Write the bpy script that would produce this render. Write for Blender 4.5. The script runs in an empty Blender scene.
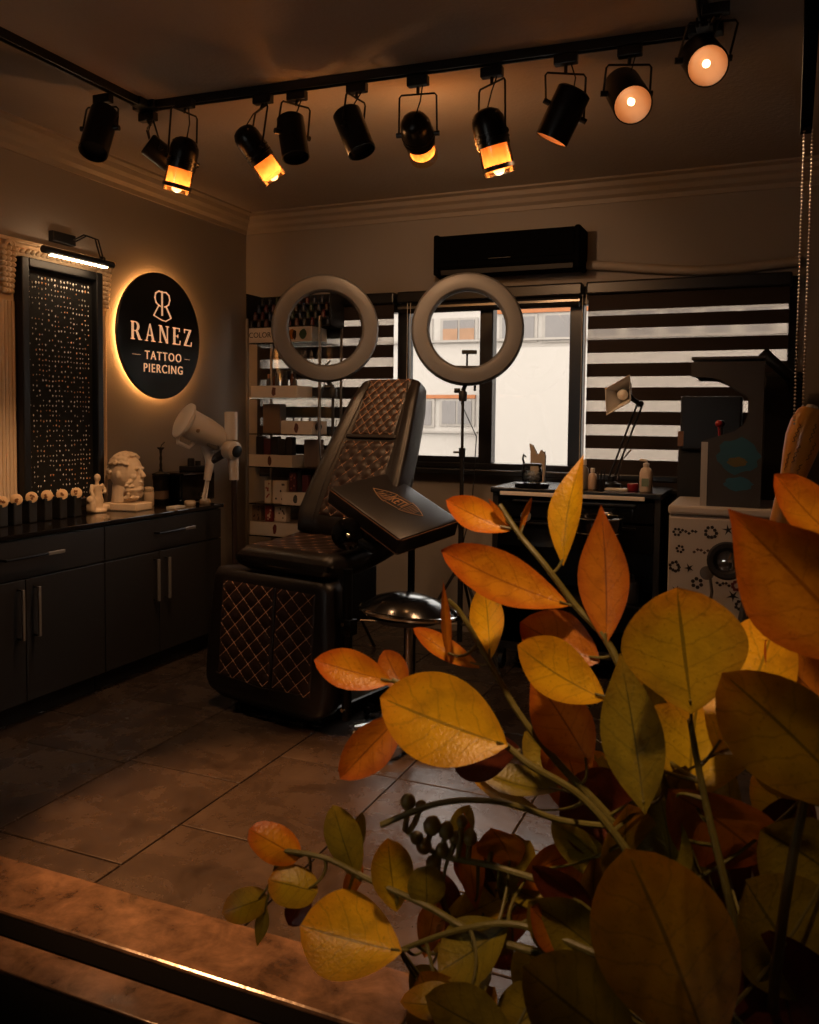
import bpy, bmesh, math, random
from mathutils import Vector, Matrix, Quaternion, noise
random.seed(7)
R = math.radians
SC = bpy.context.scene
COL = SC.collection

# ------------------------------------------------------------------ camera
F_PX, CX, CYP, CAM_H = 845.4, 409.5, 463.35, 1.40
YAW, PITCH, ROLL = R(22.89), R(3.05), R(-0.604)
fw = Vector((-math.sin(YAW) * math.cos(PITCH), math.cos(YAW) * math.cos(PITCH), -math.sin(PITCH)))
rt0 = Vector((math.cos(YAW), math.sin(YAW), 0))
dn0 = fw.cross(rt0)
rt = rt0 * math.cos(ROLL) + dn0 * math.sin(ROLL)
dn = dn0 * math.cos(ROLL) - rt0 * math.sin(ROLL)
CAM = Vector((0, 0, CAM_H))
cam_d = bpy.data.cameras.new('camera')
cam = bpy.data.objects.new('camera', cam_d)
COL.objects.link(cam)
m3 = Matrix((rt, -dn, -fw)).transposed()
cam.matrix_world = Matrix.Translation(CAM) @ m3.to_4x4()
cam_d.sensor_fit = 'VERTICAL'
cam_d.sensor_height = 36
cam_d.lens = F_PX / 1024 * 36
cam_d.shift_y = -(512 - CYP) / 1024
cam_d.clip_start = 0.05
cam_d.dof.use_dof = True
cam_d.dof.focus_distance = 3.4
cam_d.dof.aperture_fstop = 13
SC.camera = cam

# ------------------------------------------------------------------ sky, exposure
SC.view_settings.view_transform = 'Standard'
SC.view_settings.look = 'None'
SC.view_settings.gamma = 1
SC.view_settings.use_curve_mapping = False
SC.view_settings.exposure = 0.12
W = bpy.data.worlds.new('overcast_sky')
SC.world = W
W.use_nodes = True
bg = W.node_tree.nodes['Background']
bg.inputs[0].default_value = (1.0, 0.95, 0.89, 1)
bg.inputs[1].default_value = 4.6
SPOT_E = 18.0        # watts of each burning track spot
AMBER = (1.0, 0.57, 0.29)

# ------------------------------------------------------------------ pixel to place
def ray(u, v): return rt * ((u - CX) / F_PX) + dn * ((v - CYP) / F_PX) + fw
def onx(u, v, x): w = ray(u, v); return CAM + w * (x / w.x)
def ony(u, v, y): w = ray(u, v); return CAM + w * (y / w.y)
def onz(u, v, z): w = ray(u, v); return CAM + w * ((z - CAM_H) / w.z)
def dep(u, v, t): return CAM + ray(u, v) * t

# ------------------------------------------------------------------ materials
def lin(h):
    h = h.lstrip('#')
    c = [int(h[i:i + 2], 16) / 255 for i in (0, 2, 4)]
    return tuple((x / 12.92 if x < .04045 else ((x + .055) / 1.055) ** 2.4) for x in c) + (1,)
MATS = {}
def mat(name, col, rough=.5, metal=0., var=.12, scale=12., bump=0., bscale=60., emit=None, estr=0., spec=.5,
        rvar=0., trans=0., alpha=None, coat=0.):
    if name in MATS: return MATS[name]
    m = bpy.data.materials.new(name); MATS[name] = m
    m.use_nodes = True
    nt = m.node_tree; N = nt.nodes; L = nt.links
    b = N['Principled BSDF']
    c = lin(col) if isinstance(col, str) else tuple(col) + (1,)
    tc = N.new('ShaderNodeTexCoord')
    nz = N.new('ShaderNodeTexNoise'); nz.inputs['Scale'].default_value = scale; nz.inputs['Detail'].default_value = 5
    L.new(tc.outputs['Object'], nz.inputs['Vector'])
    mx = N.new('ShaderNodeMix'); mx.data_type = 'RGBA'
    mx.inputs[6].default_value = tuple(x * (1 - var) for x in c[:3]) + (1,)
    mx.inputs[7].default_value = tuple(min(1, x * (1 + var)) for x in c[:3]) + (1,)
    L.new(nz.outputs['Fac'], mx.inputs[0])
    L.new(mx.outputs[2], b.inputs['Base Color'])
    b.inputs['Roughness'].default_value = rough
    b.inputs['Metallic'].default_value = metal
    b.inputs['Specular IOR Level'].default_value = spec
    b.inputs['Coat Weight'].default_value = coat
    if rvar:
        mr = N.new('ShaderNodeMapRange')
        mr.inputs[3].default_value = max(.03, rough - rvar); mr.inputs[4].default_value = rough + rvar
        L.new(nz.outputs['Fac'], mr.inputs[0]); L.new(mr.outputs[0], b.inputs['Roughness'])
    if bump:
        n2 = N.new('ShaderNodeTexNoise'); n2.inputs['Scale'].default_value = bscale; n2.inputs['Detail'].default_value = 4
        L.new(tc.outputs['Object'], n2.inputs['Vector'])
        bp = N.new('ShaderNodeBump'); bp.inputs['Strength'].default_value = bump; bp.inputs['Distance'].default_value = .01
        L.new(n2.outputs['Fac'], bp.inputs['Height']); L.new(bp.outputs[0], b.inputs['Normal'])
    if emit:
        b.inputs['Emission Color'].default_value = lin(emit) if isinstance(emit, str) else tuple(emit) + (1,)
        b.inputs['Emission Strength'].default_value = estr
    if trans: b.inputs['Transmission Weight'].default_value = trans
    if alpha is not None: b.inputs['Alpha'].default_value = alpha
    return m

def thin_glass(name, tint=(1, 1, 1), gloss=.08, rough=.02):
    m = bpy.data.materials.new(name); MATS[name] = m
    m.use_nodes = True; nt = m.node_tree; N = nt.nodes; L = nt.links
    N.remove(N['Principled BSDF'])
    a = N.new('ShaderNodeBsdfTransparent'); a.inputs[0].default_value = tuple(tint) + (1,)
    g = N.new('ShaderNodeBsdfGlossy'); g.inputs['Roughness'].default_value = rough
    fr = N.new('ShaderNodeFresnel'); fr.inputs[0].default_value = 1.45
    ad = N.new('ShaderNodeMath'); ad.operation = 'ADD'; ad.inputs[1].default_value = gloss - .04; ad.use_clamp = True
    L.new(fr.outputs[0], ad.inputs[0])
    mx = N.new('ShaderNodeMixShader'); L.new(ad.outputs[0], mx.inputs[0]); L.new(a.outputs[0], mx.inputs[1]); L.new(g.outputs[0], mx.inputs[2])
    L.new(mx.outputs[0], N['Material Output'].inputs[0])
    return m

def sheer_cloth(name):
    m = bpy.data.materials.new(name); MATS[name] = m
    m.use_nodes = True; nt = m.node_tree; N = nt.nodes; L = nt.links
    N.remove(N['Principled BSDF'])
    tc = N.new('ShaderNodeTexCoord')
    wv = N.new('ShaderNodeTexWave'); wv.inputs['Scale'].default_value = 60; wv.inputs['Distortion'].default_value = .3
    L.new(tc.outputs['Object'], wv.inputs[0])
    a = N.new('ShaderNodeBsdfTransparent'); a.inputs[0].default_value = (.82, .78, .74, 1)
    t = N.new('ShaderNodeBsdfTranslucent'); t.inputs[0].default_value = (.45, .4, .36, 1)
    mr = N.new('ShaderNodeMapRange'); mr.inputs[3].default_value = .1; mr.inputs[4].default_value = .35
    L.new(wv.outputs['Fac'], mr.inputs[0])
    mx = N.new('ShaderNodeMixShader'); L.new(mr.outputs[0], mx.inputs[0]); L.new(a.outputs[0], mx.inputs[1]); L.new(t.outputs[0], mx.inputs[2])
    L.new(mx.outputs[0], N['Material Output'].inputs[0])
    return m

def glow(name, col, s):
    m = bpy.data.materials.new(name); MATS[name] = m
    m.use_nodes = True; nt = m.node_tree; N = nt.nodes
    N.remove(N['Principled BSDF'])
    e = N.new('ShaderNodeEmission'); e.inputs[0].default_value = tuple(col) + (1,); e.inputs[1].default_value = s
    nt.links.new(e.outputs[0], N['Material Output'].inputs[0])
    return m

wall_m = mat('wall_plaster', '#8f8780', .85, var=.05, scale=3, bump=.08, bscale=90)
ceil_m = mat('ceiling_plaster', '#a49b93', .8, var=.06, scale=4, bump=.35, bscale=45)
crown_m = mat('crown_plaster', '#9a8f84', .6, var=.05)
frame_m = mat('black_aluminium', '#15161a', .35, var=.1)
black_m = mat('black_plastic', '#0e0e10', .38, var=.15)
gloss_m = mat('gloss_black', '#0b0b0d', .12, var=.1)
matte_m = mat('matte_black', '#121112', .65, var=.15)
bmetal_m = mat('black_metal', '#151312', .32, metal=.6, var=.15)
chrome_m = mat('chrome', '#c9c6c2', .12, metal=1, var=.05)
steel_m = mat('brushed_steel', '#8d8984', .3, metal=1, var=.1)
white_m = mat('white_plastic', '#c9bfb2', .4, var=.04)
cream_m = mat('cream_plaster', '#d6bd9c', .7, var=.08, scale=30, bump=.15)
leather_m = mat('black_leather', '#17110e', .38, var=.25, scale=9, bump=.12, bscale=220, rvar=.08)
quilt_m = mat('brown_quilted_leather', '#2b1b14', .42, var=.25, scale=9, bump=.1, bscale=220)
thread_m = mat('tan_thread', '#c29270', .7)
wood_m = mat('cut_wood', '#d3b083', .6, var=.2, scale=25)
glass_m = thin_glass('window_glass', (.97, .97, .96), .06)
cglass_m = thin_glass('clear_glass', (.93, .95, .95), .05)
sheer_m = sheer_cloth('sheer_blind_cloth')
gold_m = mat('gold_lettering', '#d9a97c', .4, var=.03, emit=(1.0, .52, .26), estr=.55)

# ------------------------------------------------------------------ mesh builder
class MB:
    def __init__(s): s.v = []; s.f = []; s.uv = None
    def add(s, vs, fs):
        o = len(s.v); s.v += [Vector(p) for p in vs]; s.f += [tuple(i + o for i in f) for f in fs]; return s
    def box(s, a, b, mtx=None, bev=0.):
        a, b = Vector(a), Vector(b)
        lo = Vector((min(a.x, b.x), min(a.y, b.y), min(a.z, b.z))); hi = Vector((max(a.x, b.x), max(a.y, b.y), max(a.z, b.z)))
        if bev > 0:
            bm = bmesh.new(); bmesh.ops.create_cube(bm, size=1)
            for v in bm.verts: v.co = Vector(((v.co.x + .5) * (hi.x - lo.x) + lo.x, (v.co.y + .5) * (hi.y - lo.y) + lo.y, (v.co.z + .5) * (hi.z - lo.z) + lo.z))
            bev = min(bev, .49 * min(hi - lo))
            bmesh.ops.bevel(bm, geom=list(bm.edges), offset=bev, segments=2 if bev < .02 else 4, profile=.5, affect='EDGES')
            bm.verts.index_update()
            vs = [v.co.copy() for v in bm.verts]; fs = [tuple(v.index for v in f.verts) for f in bm.faces]; bm.free()
        else:
            vs = [Vector((x, y, z)) for z in (lo.z, hi.z) for y in (lo.y, hi.y) for x in (lo.x, hi.x)]
            fs = [(0, 2, 3, 1), (4, 5, 7, 6), (0, 1, 5, 4), (2, 6, 7, 3), (0, 4, 6, 2), (1, 3, 7, 5)]
        if mtx: vs = [mtx @ v for v in vs]
        return s.add(vs, fs)
    def hexa(s, c8):     # eight corners: bottom four, top four, each counter-clockwise
        return s.add(c8, [(3, 2, 1, 0), (4, 5, 6, 7), (0, 1, 5, 4), (1, 2, 6, 5), (2, 3, 7, 6), (3, 0, 4, 7)])
    def lathe(s, prof, base, axis, seg=20, cap=True, sx=1., sy=1.):   # prof: (radius, height along axis)
        base = Vector(base); axis = Vector(axis).normalized()
        q = axis.to_track_quat('Z', 'Y').to_matrix()
        vs = []; fs = []; n = len(prof)
        for r_, h in prof:
            for k in range(seg):
                a = 2 * math.pi * k / seg
                vs.append(base + q @ Vector((r_ * math.cos(a) * sx, r_ * math.sin(a) * sy, h)))
        for i in range(n - 1):
            for k in range(seg):
                k2 = (k + 1) % seg
                fs.append((i * seg + k, i * seg + k2, (i + 1) * seg + k2, (i + 1) * seg + k))
        if cap:
            fs.append(tuple(range(seg - 1, -1, -1))); fs.append(tuple((n - 1) * seg + k for k in range(seg)))
        return s.add(vs, fs)
    def cyl(s, a, b, r1, r2=None, seg=16):
        a, b = Vector(a), Vector(b); r2 = r1 if r2 is None else r2
        return s.lathe([(r1, 0), (r2, (b - a).length)], a, b - a, seg)
    def ball(s, c, r, seg=12, rings=8, sc=(1, 1, 1), mtx=None):
        c = Vector(c); vs = []; fs = []
        vs.append(Vector((0, 0, r)))
        for i in range(1, rings):
            th = math.pi * i / rings
            for k in range(seg):
                a = 2 * math.pi * k / seg
                vs.append(Vector((r * math.sin(th) * math.cos(a), r * math.sin(th) * math.sin(a), r * math.cos(th))))
        vs.append(Vector((0, 0, -r)))
        for k in range(seg): fs.append((0, 1 + k, 1 + (k + 1) % seg))
        for i in range(rings - 2):
            for k in range(seg):
                a = 1 + i * seg + k; b = 1 + i * seg + (k + 1) % seg
                fs.append((a, a + seg, b + seg, b))
        l = len(vs) - 1; o = 1 + (rings - 2) * seg
        for k in range(seg): fs.append((o + (k + 1) % seg, o + k, l))
        vs = [Vector((v.x * sc[0], v.y * sc[1], v.z * sc[2])) for v in vs]
        if mtx: vs = [mtx @ v for v in vs]
        return s.add([v + c for v in vs], fs)
    def tube(s, pts, r, seg=8, closed=False):
        pts = [Vector(p) for p in pts]; n = len(pts)
        rs = r if isinstance(r, (list, tuple)) else [r] * n
        vs = []; fs = []; up = None
        for i, p in enumerate(pts):
            if closed: d = pts[(i + 1) % n] - pts[i - 1]
            else: d = pts[min(i + 1, n - 1)] - pts[max(i - 1, 0)]
            d.normalize()
            if up is None: up = Vector((0, 0, 1)) if abs(d.z) < .9 else Vector((1, 0, 0))
            a = d.cross(up)
            if a.length < 1e-6: a = d.orthogonal()
            a.normalize(); b = a.cross(d); up = b
            for k in range(seg):
                t = 2 * math.pi * k / seg
                vs.append(p + (a * math.cos(t) + b * math.sin(t)) * rs[i])
        for i in range(n if closed else n - 1):
            j = (i + 1) % n
            for k in range(seg):
                k2 = (k + 1) % seg
                fs.append((i * seg + k, i * seg + k2, j * seg + k2, j * seg + k))
        if not closed:
            fs.append(tuple(range(seg - 1, -1, -1))); fs.append(tuple((n - 1) * seg + k for k in range(seg)))
        return s.add(vs, fs)
    def prism(s, poly, o, ex, ey, ez):   # 2-D polygon at o + x ex + y ey, extruded by vector ez
        o, ex, ey, ez = Vector(o), Vector(ex), Vector(ey), Vector(ez)
        n = len(poly)
        vs = [o + ex * x + ey * y for x, y in poly]; vs += [v + ez for v in vs]
        fs = [tuple(range(n - 1, -1, -1)), tuple(range(n, 2 * n))]
        fs += [(i, (i + 1) % n, n + (i + 1) % n, n + i) for i in range(n)]
        return s.add(vs, fs)
    def grid(s, fn, nu, nv):
        vs = [fn(i / nu, j / nv) for j in range(nv + 1) for i in range(nu + 1)]
        fs = [(j * (nu + 1) + i, j * (nu + 1) + i + 1, (j + 1) * (nu + 1) + i + 1, (j + 1) * (nu + 1) + i) for j in range(nv) for i in range(nu)]
        s.uvs = [(i / nu, j / nv) for j in range(nv + 1) for i in range(nu + 1)]
        return s.add(vs, fs)
    def build(s, name, m, parent=None, smooth=False, world=True, uv=False):
        vs = s.v
        if parent is not None and world:
            inv = pmat(parent).inverted(); vs = [inv @ v for v in vs]
        me = bpy.data.meshes.new(name)
        me.from_pydata([tuple(v) for v in vs], [], s.f); me.update()
        bm = bmesh.new(); bm.from_mesh(me); bmesh.ops.recalc_face_normals(bm, faces=bm.faces); bm.to_mesh(me); bm.free()
        if uv:
            ul = me.uv_layers.new(name='UVMap')
            for lp in me.loops: ul.data[lp.index].uv = s.uvs[lp.vertex_index]
        me.materials.append(m)
        if smooth:
            for p in me.polygons: p.use_smooth = True
            if smooth is True:
                try: me.set_sharp_from_angle(angle=R(40))
                except Exception: pass
        o = bpy.data.objects.new(name, me); COL.objects.link(o)
        if parent is not None: o.parent = parent
        return o

def pmat(o):
    m = Matrix.Translation(o.location) @ o.rotation_euler.to_matrix().to_4x4() @ Matrix.Diagonal(o.scale).to_4x4()
    return (pmat(o.parent) @ m) if o.parent else m

def tag(o, label, cat, group=None):
    o['label'] = label; o['category'] = cat
    if group: o['group'] = group
    return o
def thing(name, label, cat, loc=(0, 0, 0), rz=0., group=None):
    o = bpy.data.objects.new(name, None); COL.objects.link(o)
    o.empty_display_size = .05
    o.location = loc; o.rotation_euler = (0, 0, rz)
    return tag(o, label, cat, group)
def struct(o): o['kind'] = 'structure'; return o
def copy_tree(o, parent=None):
    c = o.copy(); COL.objects.link(c); c.parent = parent
    for ch in list(o.children): copy_tree(ch, c)
    return c
def text_mesh(body, size, extrude=.001, align='CENTER', space=1.):
    cu = bpy.data.curves.new('lettering', 'FONT')
    cu.body = body; cu.size = size; cu.extrude = extrude; cu.align_x = align; cu.align_y = 'CENTER'; cu.space_character = space
    ob = bpy.data.objects.new('lettering', cu); COL.objects.link(ob)
    dg = bpy.context.evaluated_depsgraph_get()
    me = bpy.data.meshes.new_from_object(ob.evaluated_get(dg))
    vs = [v.co.copy() for v in me.vertices]; fs = [tuple(p.vertices) for p in me.polygons]
    bpy.data.objects.remove(ob); bpy.data.curves.remove(cu); bpy.data.meshes.remove(me)
    return vs, fs
def put_text(mb, body, size, o, ex, ey, ez, **k):
    vs, fs = text_mesh(body, size, **k)
    o, ex, ey, ez = Vector(o), Vector(ex), Vector(ey), Vector(ez)
    mb.add([o + ex * v.x + ey * v.y + ez * v.z for v in vs], fs)
    return mb
# ================================================================== the room
XL, XR, YB, YF, ZC = -3.50, 1.30, 5.22, -1.30, 2.83
WX0, WX1, WZ0, WZ1 = -3.40, 0.14, 1.08, 2.215       # window opening in the back wall
def wall(name, *boxes, m=wall_m):
    b = MB()
    for x in boxes: b.box(*x)
    return struct(b.build(name, m))
wall('wall_left', ((XL - .2, YF - .2, -.1), (XL, YB + .2, ZC + .1)))
wall('wall_right', ((XR, YF - .2, -.1), (XR + .2, YB + .2, ZC + .1)))
VX0, VX1, VZ0, VZ1 = -2.3, -1.6, 1.15, 2.05         # added unseen window behind the viewer, for neutral fill light
wall('wall_front', ((XL, YF - .2, -.1), (XR, YF, VZ0)), ((XL, YF - .2, VZ1), (XR, YF, ZC + .1)), ((XL, YF - .2, VZ0), (VX0, YF, VZ1)), ((VX1, YF - .2, VZ0), (XR, YF, VZ1)))
wall('wall_back', ((XL, YB, -.1), (XR, YB + .2, WZ0)), ((XL, YB, WZ1), (XR, YB + .2, ZC + .1)),
     ((XL, YB, WZ0), (WX0, YB + .2, WZ1)), ((WX1, YB, WZ0), (XR, YB + .2, WZ1)))
wall('ceiling', ((XL, YF, ZC), (XR, YB, ZC + .1)), m=ceil_m)
# crown moulding: stepped profile swept along the left and back wall
prof = [(0, -.125), (.012, -.125), (.018, -.10), (.045, -.085), (.06, -.06), (.085, -.045), (.095, -.02), (.13, -.012), (.13, 0), (0, 0)]
b = MB(); b.prism([(x, z) for x, z in prof], (XL, YF, ZC), (1, 0, 0), (0, 0, 1), (0, YB - YF, 0)); struct(b.build('trim_1', crown_m))
b = MB(); b.prism([(x, z) for x, z in prof], (XL, YB, ZC), (0, -1, 0), (0, 0, 1), (XR - XL, 0, 0)); struct(b.build('trim_2', crown_m))

# floor: grout bed with separate stone tiles
def stone_mat(name, c1, c2, rough, sc=2.2):
    m = bpy.data.materials.new(name); MATS[name] = m; m.use_nodes = True
    nt = m.node_tree; N = nt.nodes; L = nt.links; bs = N['Principled BSDF']
    tc = N.new('ShaderNodeTexCoord'); oi = N.new('ShaderNodeObjectInfo')
    va = N.new('ShaderNodeVectorMath'); va.operation = 'ADD'
    vm = N.new('ShaderNodeVectorMath'); vm.operation = 'SCALE'; vm.inputs['Scale'].default_value = 17
    cb = N.new('ShaderNodeCombineXYZ')
    for i in range(3): L.new(oi.outputs['Random'], cb.inputs[i])
    L.new(cb.outputs[0], vm.inputs[0]); L.new(tc.outputs['Object'], va.inputs[0]); L.new(vm.outputs[0], va.inputs[1])
    n1 = N.new('ShaderNodeTexNoise'); n1.inputs['Scale'].default_value = sc; n1.inputs['Detail'].default_value = 8; n1.inputs['Roughness'].default_value = .65; n1.inputs['Distortion'].default_value = .35
    L.new(va.outputs[0], n1.inputs[0])
    rp = N.new('ShaderNodeValToRGB'); rp.color_ramp.elements[0].color = lin(c1); rp.color_ramp.elements[1].color = lin(c2)
    rp.color_ramp.elements[0].position = .33; rp.color_ramp.elements[1].position = .7
    L.new(n1.outputs['Fac'], rp.inputs[0]); L.new(rp.outputs[0], bs.inputs['Base Color'])
    mr = N.new('ShaderNodeMapRange'); mr.inputs[3].default_value = rough - .06; mr.inputs[4].default_value = rough + .1
    L.new(n1.outputs['Fac'], mr.inputs[0]); L.new(mr.outputs[0], bs.inputs['Roughness'])
    n2 = N.new('ShaderNodeTexNoise'); n2.inputs['Scale'].default_value = 28; n2.inputs['Detail'].default_value = 6
    L.new(va.outputs[0], n2.inputs[0])
    bp = N.new('ShaderNodeBump'); bp.inputs['Strength'].default_value = .18; bp.inputs['Distance'].default_value = .006
    L.new(n2.outputs['Fac'], bp.inputs['Height']); L.new(bp.outputs[0], bs.inputs['Normal'])
    return m
tile_m = stone_mat('slate_tile', '#261f1b', '#41372f', .25, 5.5)
grout_m = mat('tile_grout', '#2a2420', .9)
marble_m = stone_mat('threshold_marble', '#30241b', '#664f3c', .18, 9)
b = MB(); b.box((XL, YF, -.1), (XR, YB, -.006)); floor = struct(b.build('floor', grout_m))
TW, TL = .532, .645
offs = {-2: .33, -1: .36, 0: 0.0, 1: 0.0, 2: .33, 3: .1, -3: .02, -4: .3}
tile_cache = {}
for c in range(-4, 7):
    x0, x1 = -1.815 + c * TW, -1.815 + (c + 1) * TW
    x0, x1 = max(x0, XL), min(x1, XR)
    if x1 - x0 < .02: continue
    y = 2.307 + offs.get(c, random.choice((0, .32))) - TL * 6
    while y < YB:
        a, e = max(y, YF), min(y + TL, YB)
        for lo, hi in ((a, min(e, 1.482)), (max(a, 1.875), e)):      # the threshold interrupts the tiles
            if hi - lo < .02: continue
            w_, l_ = round(x1 - x0 - .006, 3), round(hi - lo - .006, 3)
            if (w_, l_) not in tile_cache:
                bx = MB(); bx.box((-w_ / 2, -l_ / 2, -.008), (w_ / 2, l_ / 2, 0), bev=.003)
                t = bx.build('tile', tile_m, None, world=False); tile_cache[(w_, l_)] = t.data
            else:
                t = bpy.data.objects.new('tile', tile_cache[(w_, l_)]); COL.objects.link(t)
            t.parent = floor; t.location = ((x0 + x1) / 2, (lo + hi) / 2, 0)
        y += TL
# threshold: polished marble saddle, black strip painting in the shadow gap and a second low strip
b = MB(); xe = onz(425, 985, .03).x
b.box((XL, 1.655, -.004), (xe, 1.872, .03), bev=.008); struct(b.build('trim_3', marble_m))
b = MB(); b.box((xe + .002, 1.655, -.004), (XR, 1.872, .03), bev=.008); struct(b.build('trim_4', mat('dark_granite', '#17171a', .4)))
b = MB(); b.box((XL, 1.588, -.004), (XR, 1.6535, .02)); struct(b.build('trim_5', mat('flat_black', '#050505', .95, spec=.03)))  # flat black strip stands in for the gap's shadow
b = MB(); b.box((XL, 1.485, -.004), (XR, 1.587, .018), bev=.004); struct(b.build('trim_6', marble_m))
b = MB(); b.box((-3.3, 1.06, .0005), (.6, 1.48, .012), bev=.003); tag(b.build('black_floor_sheet', MATS['flat_black']), 'added black sheet covering the floor in front of the marble threshold', 'mat')  # black sheet added so the floor before the threshold reads black

# ------------------------------------------------------------------ window
wy = YB
win = bpy.data.objects.new('window_1', None); COL.objects.link(win); win.location = (WX0, wy, WZ0); struct(win)
fy0, fy1 = wy - .012, wy + .07
b = MB()
b.box((WX0, fy0, WZ0), (WX1, fy1, WZ0 + .035), bev=.004); b.box((WX0, fy0, WZ1 - .11), (WX1, fy1, WZ1), bev=.004)
b.box((WX0, fy0, WZ0 + .035), (WX0 + .05, fy1, WZ1 - .11), bev=.004); b.box((WX1 - .05, fy0, WZ0 + .035), (WX1, fy1, WZ1 - .11), bev=.004)
b.build('window_frame', frame_m, win)
mull = [(-2.292, -2.212), (-1.716, -1.628), (-1.136, -1.052)]
for x0, x1 in mull:
    b = MB(); b.box((x0, fy0 - .008, WZ0 + .035), (x1, fy1, WZ1 - .11), bev=.006); b.build('mullion', frame_m, win)
edges = [WX0 + .05] + [e for m_ in mull for e in m_] + [WX1 - .05]
for i in range(0, len(edges), 2):
    b = MB(); b.box((edges[i], wy + .03, WZ0 + .035), (edges[i + 1], wy + .036, WZ1 - .11)); b.build('glass_pane', glass_m, win)
    if i == 2:   # the opening sash has a deeper bottom rail
        b = MB(); b.box((edges[i], fy0, WZ0 + .035), (edges[i + 1], wy + .028, WZ0 + .075), bev=.004); b.build('bottom_rail', frame_m, win)
b = MB(); b.box((WX0 - .02, wy - .09, WZ0 - .04), (WX1 + .02, wy - .002, WZ0 - .002), bev=.006); b.build('window_sill', frame_m, win)
b = MB(); b.box((-1.75, wy - .03, WZ0 + .5), (-1.735, wy - .016, WZ0 + .62), bev=.004); b.build('window_handle', frame_m, win)

fill_win = bpy.data.objects.new('fill_window', None); COL.objects.link(fill_win); fill_win.location = (VX0, YF, VZ0); struct(fill_win)  # added window, out of view, only lets in fill light
b = MB()
for bx2 in (((VX0, YF - .08, VZ0), (VX1, YF, VZ0 + .05)), ((VX0, YF - .08, VZ1 - .05), (VX1, YF, VZ1)), ((VX0, YF - .08, VZ0 + .05), (VX0 + .05, YF, VZ1 - .05)), ((VX1 - .05, YF - .08, VZ0 + .05), (VX1, YF, VZ1 - .05))): b.box(*bx2)
b.build('window_frame', frame_m, fill_win)
b = MB(); b.box((VX0 + .05, YF - .045, VZ0 + .05), (VX1 - .05, YF - .04, VZ1 - .05)); b.build('glass_pane', glass_m, fill_win)

# ------------------------------------------------------------------ zebra blinds
band_m = mat('brown_blind_band', '#2b211c', .9, var=.12, scale=40)
def blind(x0, x1, z_top, z_bot, zs, label, y=wy - .075):
    t = thing('zebra_blind', label, 'blind', ((x0 + x1) / 2, y, z_top), 0, 'zebra blinds at the window')
    b = MB(); b.box((x0 - .01, y - .04, z_top - .02), (x1 + .01, y + .045, z_top + .055), bev=.01); b.build('headrail', frame_m, t)
    b = MB(); b.box((x0, y - .008, zs[0][0]), (x1, y - .004, z_top - .02)); b.build('opaque_band', band_m, t)
    for i, (hi, lo) in enumerate(zs):
        b = MB(); b.box((x0, y - .0035, lo), (x1, y - .0015, hi)); b.build('sheer_band', sheer_m, t)
        nx = zs[i + 1][0] if i + 1 < len(zs) else z_bot
        b = MB(); b.box((x0, y - .008, nx), (x1, y - .004, lo)); b.build('opaque_band', band_m, t)
    b = MB(); b.box((x0, y - .014, z_bot - .025), (x1, y + .006, z_bot), bev=.005); b.build('bottom_bar', frame_m, t)
    return t
BY = wy - .075
zz = []
for k in range(7):
    v0 = 270 + (130 + 75 * k) / 3.162; v1 = v0 + 5.4 if k == 0 else 270 + (147 + 75 * k) / 3.162
    top = ony(588, 270 + (113 + 75 * k if k else 131) / 3.162, BY).z; bot = ony(588, 270 + (147 + 75 * k) / 3.162, BY).z
    zz.append((top, bot))
blind(ony(587.5, 350, BY).x, ony(788, 350, BY).x, 2.17, 1.0, zz, 'dark brown striped zebra blind behind the arcade machine')
zz = [(ony(365, a, BY).z, ony(365, c, BY).z) for a, c in ((320, 326), (338, 345.5), (358, 367), (379, 387), (399, 407), (418.5, 427), (437, 446), (456, 465))]
blind(-3.33, ony(394, 350, BY).x, 2.17, 1.0, zz, 'dark brown striped zebra blind behind the display shelf')
t = thing('roller_blind', 'rolled-up black blind above the clear window panes', 'blind', (-1.65, BY, 2.17))
x0, x1 = ony(399, 300, BY).x, ony(583, 300, BY).x
b = MB(); b.box((x0, BY - .04, 2.15), (x1, BY + .045, 2.225), bev=.01); b.build('headrail', frame_m, t)
b = MB(); b.cyl((x0 + .02, BY, 2.118), (x1 - .02, BY, 2.118), .034, seg=16); b.build('rolled_cloth', matte_m, t, smooth=True)
b = MB(); b.box((x0 + .01, BY - .045, 2.112), (x1 - .01, BY - .036, 2.126)); b.build('hem_bar', steel_m, t)
for u, zlo in ((583, 1.15), (409, 1.2)):
    x = ony(u, 330, BY - .02).x
    b = MB(); b.tube([(x, BY - .05, 2.15), (x, BY - .05, zlo), (x + .012, BY - .05, zlo - .01), (x + .022, BY - .05, zlo), (x + .022, BY - .05, 2.15)], .0022, 6); b.build('pull_cord', white_m, t)

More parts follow.
